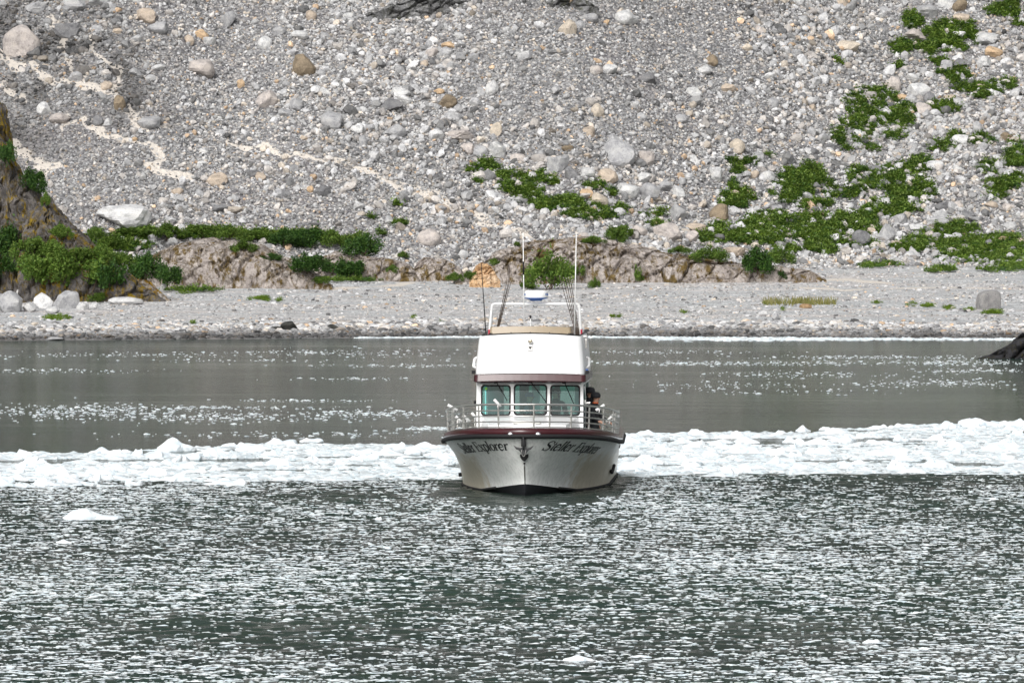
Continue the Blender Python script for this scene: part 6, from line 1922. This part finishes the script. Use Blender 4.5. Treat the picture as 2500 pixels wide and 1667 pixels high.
# ---- fishing rods standing in the bridge rack (each one a thing of its own)
bw = Matrix.Translation((BX, BY, 0)) @ Matrix.Rotation(-YAW, 4, 'Z')
def rod(p0, p1, y, lab, grp):
    a, b_ = A(*p0, y), A(*p1, y); base = a + (a - b_).normalized() * 0.75
    d = b_ - base; perp = Vector((d.z, 0, -d.x)).normalized()
    e_ = empty('fishing_rod', bw @ base, -YAW); tag(e_, lab, 'fishing rod', grp)
    L = [base + d * t + perp * 0.02 * t * t for t in np.linspace(0, 1, 8)]
    m_ = MB(); m_.tube([tuple(p - base) for p in L], [0.014, 0.013, 0.012, 0.011, 0.010, 0.009, 0.008, 0.007], 6); m_.build('blank', M['rod'], e_, smooth=True)
    m_ = MB(); m_.tube([tuple(L[0] - base), tuple(L[0].lerp(L[1], 0.95) - base), tuple(L[1].lerp(L[2], 0.6) - base)], [0.024, 0.022, 0.018], 8); m_.build('grip', M['cork'], e_, smooth=True)
    for t in (0.4, 0.6, 0.78, 0.9, 0.985):
        p = base + d * t - base + perp * 0.02 * t * t; m_ = MB(); m_.tube([tuple(p + Vector((math.cos(q) * 0.011 + 0.012, 0, math.sin(q) * 0.012))) for q in np.linspace(0, 6.28, 9)], 0.003, 4); m_.build('line_guide', M['steel'], e_)
for i, (x1, y1) in enumerate(((1236, 686), (1240, 688), (1243, 684), (1246, 687))):
    rod((1212.5 + 1.6 * i, 802), (x1, y1), 5.2 + 0.08 * i, ('outermost', 'second', 'third', 'innermost')[i] + ' fishing rod of the left bundle behind the radar arch', 'fishing rods, left bundle')
for i, (x1, y1) in enumerate(((1363, 672), (1372, 676), (1379, 678), (1385, 676), (1391, 682))):
    rod((1404 + 2.2 * i, 808), (x1, y1), 5.2 + 0.08 * i, ('innermost', 'second', 'third', 'fourth', 'outermost')[i] + ' fishing rod of the right bundle behind the radar arch', 'fishing rods, right bundle')

# ------------------------------------------------------------------ people
def person(name_label, foot, face, height, mats, hat, arms, group=None, lean=0.0):
    """foot: boat coordinates of the ground point; face: direction the person looks at in boat coordinates (radians, 0 = towards the bow, + to image right)
       body is one skinned surface; hat is a child. arms: two (elbow, wrist) pairs in body axes (x right, y forward, z up), in units of height"""
    H = height
    top = empty('person', bw @ Vector(foot), -YAW + face)
    tag(top, name_label, 'person', group)
    J, E, R_ = [], [], []
    def j(x, y, z, r1, r2=None, parent=None):
        J.append((x * H, -y * H, z * H)); R_.append((r1 * H, (r2 or r1) * H))
        if parent is not None: E.append((parent, len(J) - 1))
        return len(J) - 1
    pel = j(0, 0, .53, .085, .065)
    wst = j(0, lean * .1, .62, .078, .06, pel)
    chs = j(0, lean * .3, .73, .095, .068, wst)
    shl = j(0, lean * .45, .81, .065, .055, chs)
    nck = j(0, lean * .5 + .005, .855, .034, .036, shl)
    hd0 = j(0, lean * .55 + .018, .895, .043, .050, nck)
    hd1 = j(0, lean * .55 + .012, .935, .048, .058, hd0)
    hd2 = j(0, lean * .55 + .004, .972, .040, .050, hd1)
    nose = j(0, lean * .55 + .078, .922, .008, .010, hd1)
    for s, (el, wr) in zip((-1, 1), arms):
        sh = j(s * .105, lean * .42, .80, .042, .042, shl)
        e_ = j(s * el[0], el[1], el[2], .034, .034, sh)
        w_ = j(s * wr[0], wr[1], wr[2], .022, .020, e_)
        d = (Vector((s * wr[0], wr[1], wr[2])) - Vector((s * el[0], el[1], el[2]))).normalized()
        pc = Vector((s * wr[0], wr[1], wr[2])) + d * .03
        pm = j(*pc, .020, .011, w_)
        sidev = Vector((1, 0, 0)) if abs(d.x) < 0.8 else Vector((0, 1, 0))
        for q in range(4):
            o_ = sidev * (q - 1.5) * .0105; ln = (.026, .030, .028, .022)[q]
            k1 = j(*(pc + d * .024 + o_), .0056, .0056, pm); k2 = j(*(pc + d * (.024 + ln) + o_ + Vector((0, 0, -.010))), .0048, .0048, k1); j(*(pc + d * (.022 + ln * 1.35) + o_ + Vector((0, 0, -.028))), .004, .004, k2)
        k1 = j(*(pc + sidev * -s * .022 + d * .006), .006, .006, pm); j(*(pc + sidev * -s * .030 + d * .028), .005, .005, k1)
    for s in (-1, 1):
        hp = j(s * .052, 0, .50, .062, .062, pel); kn = j(s * .06, .012, .28, .042, .042, hp); an_ = j(s * .062, 0, .055, .028, .030, kn); j(s * .066, .075, .022, .026, .020, an_)
    me = bpy.data.meshes.new('body_cage'); me.from_pydata(J, E, []); 
    tmp = bpy.data.objects.new('body_cage', me); col_main.objects.link(tmp)
    sk = tmp.modifiers.new('skin', 'SKIN'); sk.use_smooth_shade = True; sk.branch_smoothing = 0.6
    sv = me.skin_vertices[0].data
    for i, (a, b_) in enumerate(R_): sv[i].radius = (a, b_)
    sv[0].use_root = True
    ss = tmp.modifiers.new('sub', 'SUBSURF'); ss.levels = 2; ss.render_levels = 2
    dg = bpy.context.evaluated_depsgraph_get(); dg.update()
    body = bpy.data.meshes.new_from_object(tmp.evaluated_get(dg))
    bpy.data.objects.remove(tmp)
    body.name = 'body'; body.materials.clear()
    for m_ in (mats['trousers'], mats['jacket'], M['skin'], mats.get('boots', M['black_cloth'])): body.materials.append(m_)
    wrists = [Vector((s * wr[0] * H, -wr[1] * H, wr[2] * H)) for s, (el, wr) in zip((-1, 1), arms)]
    for p in body.polygons:
        c_ = p.center; z = c_.z / H
        hand = any((c_ - w).length < .07 * H and z < 1 for w in wrists) and any((c_ - w).length < .075 * H and (c_ - w).dot(w - Vector((0, 0, .7 * H))) > -0.02 for w in wrists)
        p.material_index = 2 if (z > .862 or hand) else (1 if z > .47 else (0 if z > .075 else 3))
        p.use_smooth = True
    bo = link('body', body, None, top)
    hc = (0, -(lean * .55 + .012) * H, .93 * H)
    # ears, eyes, mouth
    fm = MB()
    for s in (-1, 1): fm.lathe([(0.001, -.008), (.012, -.006), (.016, 0), (.012, .008)], (hc[0] + s * .050 * H, hc[1] + .004 * H, hc[2] - .012 * H), 8, 'y')
    fm.build('ears', M['skin'], bo, smooth=True)
    ey = MB()
    for s in (-1, 1): ey.lathe([(0.001, -.004), (.008, -.003), (.008, .004)], (hc[0] + s * .020 * H, hc[1] - .058 * H, hc[2] + .004 * H), 8, 'y')
    ey.box((0, hc[1] - .058 * H, hc[2] - .045 * H), (.03, .006, .006)); ey.build('eyes_and_mouth', M['hair'], bo)
    hm = MB()
    kind, hmat = hat
    if kind == 'beanie':
        hm.lathe([(.068 * H, .000), (.072 * H, .012 * H), (.072 * H, .030 * H), (.066 * H, .055 * H), (.045 * H, .075 * H), (.001, .083 * H)], (hc[0], hc[1] + .004 * H, hc[2] + .002 * H), 20)
        hm.box((0, hc[1] + .050 * H, hc[2] - .02 * H), (.10 * H, .035 * H, .06 * H))
    elif kind == 'cap':
        hm.lathe([(.062 * H, .014 * H), (.064 * H, .03 * H), (.058 * H, .055 * H), (.04 * H, .072 * H), (.001, .079 * H)], (hc[0], hc[1] + .004 * H, hc[2]), 20)
        hm.strip([[(x * H, hc[1] - (.040 + .0) * H, hc[2] + .022 * H) for x in (-.045, -.02, 0, .02, .045)], [(x * H, hc[1] - (.115 - abs(x) * .7) * H, hc[2] + .012 * H) for x in (-.04, -.02, 0, .02, .04)]])
    hm.build('hat', hmat, top, smooth=True)
    # jacket collar and hem
    cl = MB(); cl.lathe([(.042 * H, -.006 * H), (.047 * H, .006 * H), (.044 * H, .014 * H)], (0, -(lean * .5 + .004) * H, .852 * H), 18); cl.build('collar', mats.get('collar', mats['jacket']), top, smooth=True)
    return top

RELAX = (((.15, -.01, .64), (.14, .06, .50)), ((.15, -.01, .64), (.14, .06, .50)))
RAILH = (((.16, .02, .66), (.15, .16, .58)), ((.16, .02, .66), (.15, .16, .58)))
HELM = (((.15, .03, .66), (.12, .19, .66)), ((.15, .03, .66), (.12, .19, .64)))
dk_m = {'trousers': M['navy'], 'jacket': M['black_cloth']}
p = loc(1453, 1000, 4.3)
person('person in black beanie and dark jacket with orange neck warmer at the side rail', (p.x, 4.3, 0.625), math.radians(72), 1.77,
       {'trousers': M['navy'], 'jacket': M['black_cloth'], 'collar': M['orange']}, ('beanie', M['black_cloth']), RAILH)
p = loc(1441, 1000, 5.6)
person('person in dark clothes mostly hidden behind the one in the black beanie', (p.x - 0.02, 5.6, 0.625), math.radians(60), 1.86, dk_m, ('beanie', M['black_cloth']), RELAX)
p = loc(1291, 980, 4.25)
person('person in a blue cap seen through the middle front window of the cabin', (p.x, 4.25, 0.64), math.radians(75), 1.76, {'trousers': M['navy'], 'jacket': M['grey_cloth']}, ('cap', M['blue_cloth']), HELM)
p = loc(1357, 980, 4.3)
person('person in dark clothes seen through the right front window of the cabin', (p.x, 4.3, 0.64), math.radians(-10), 1.86, dk_m, ('beanie', M['black_cloth']), RELAX)
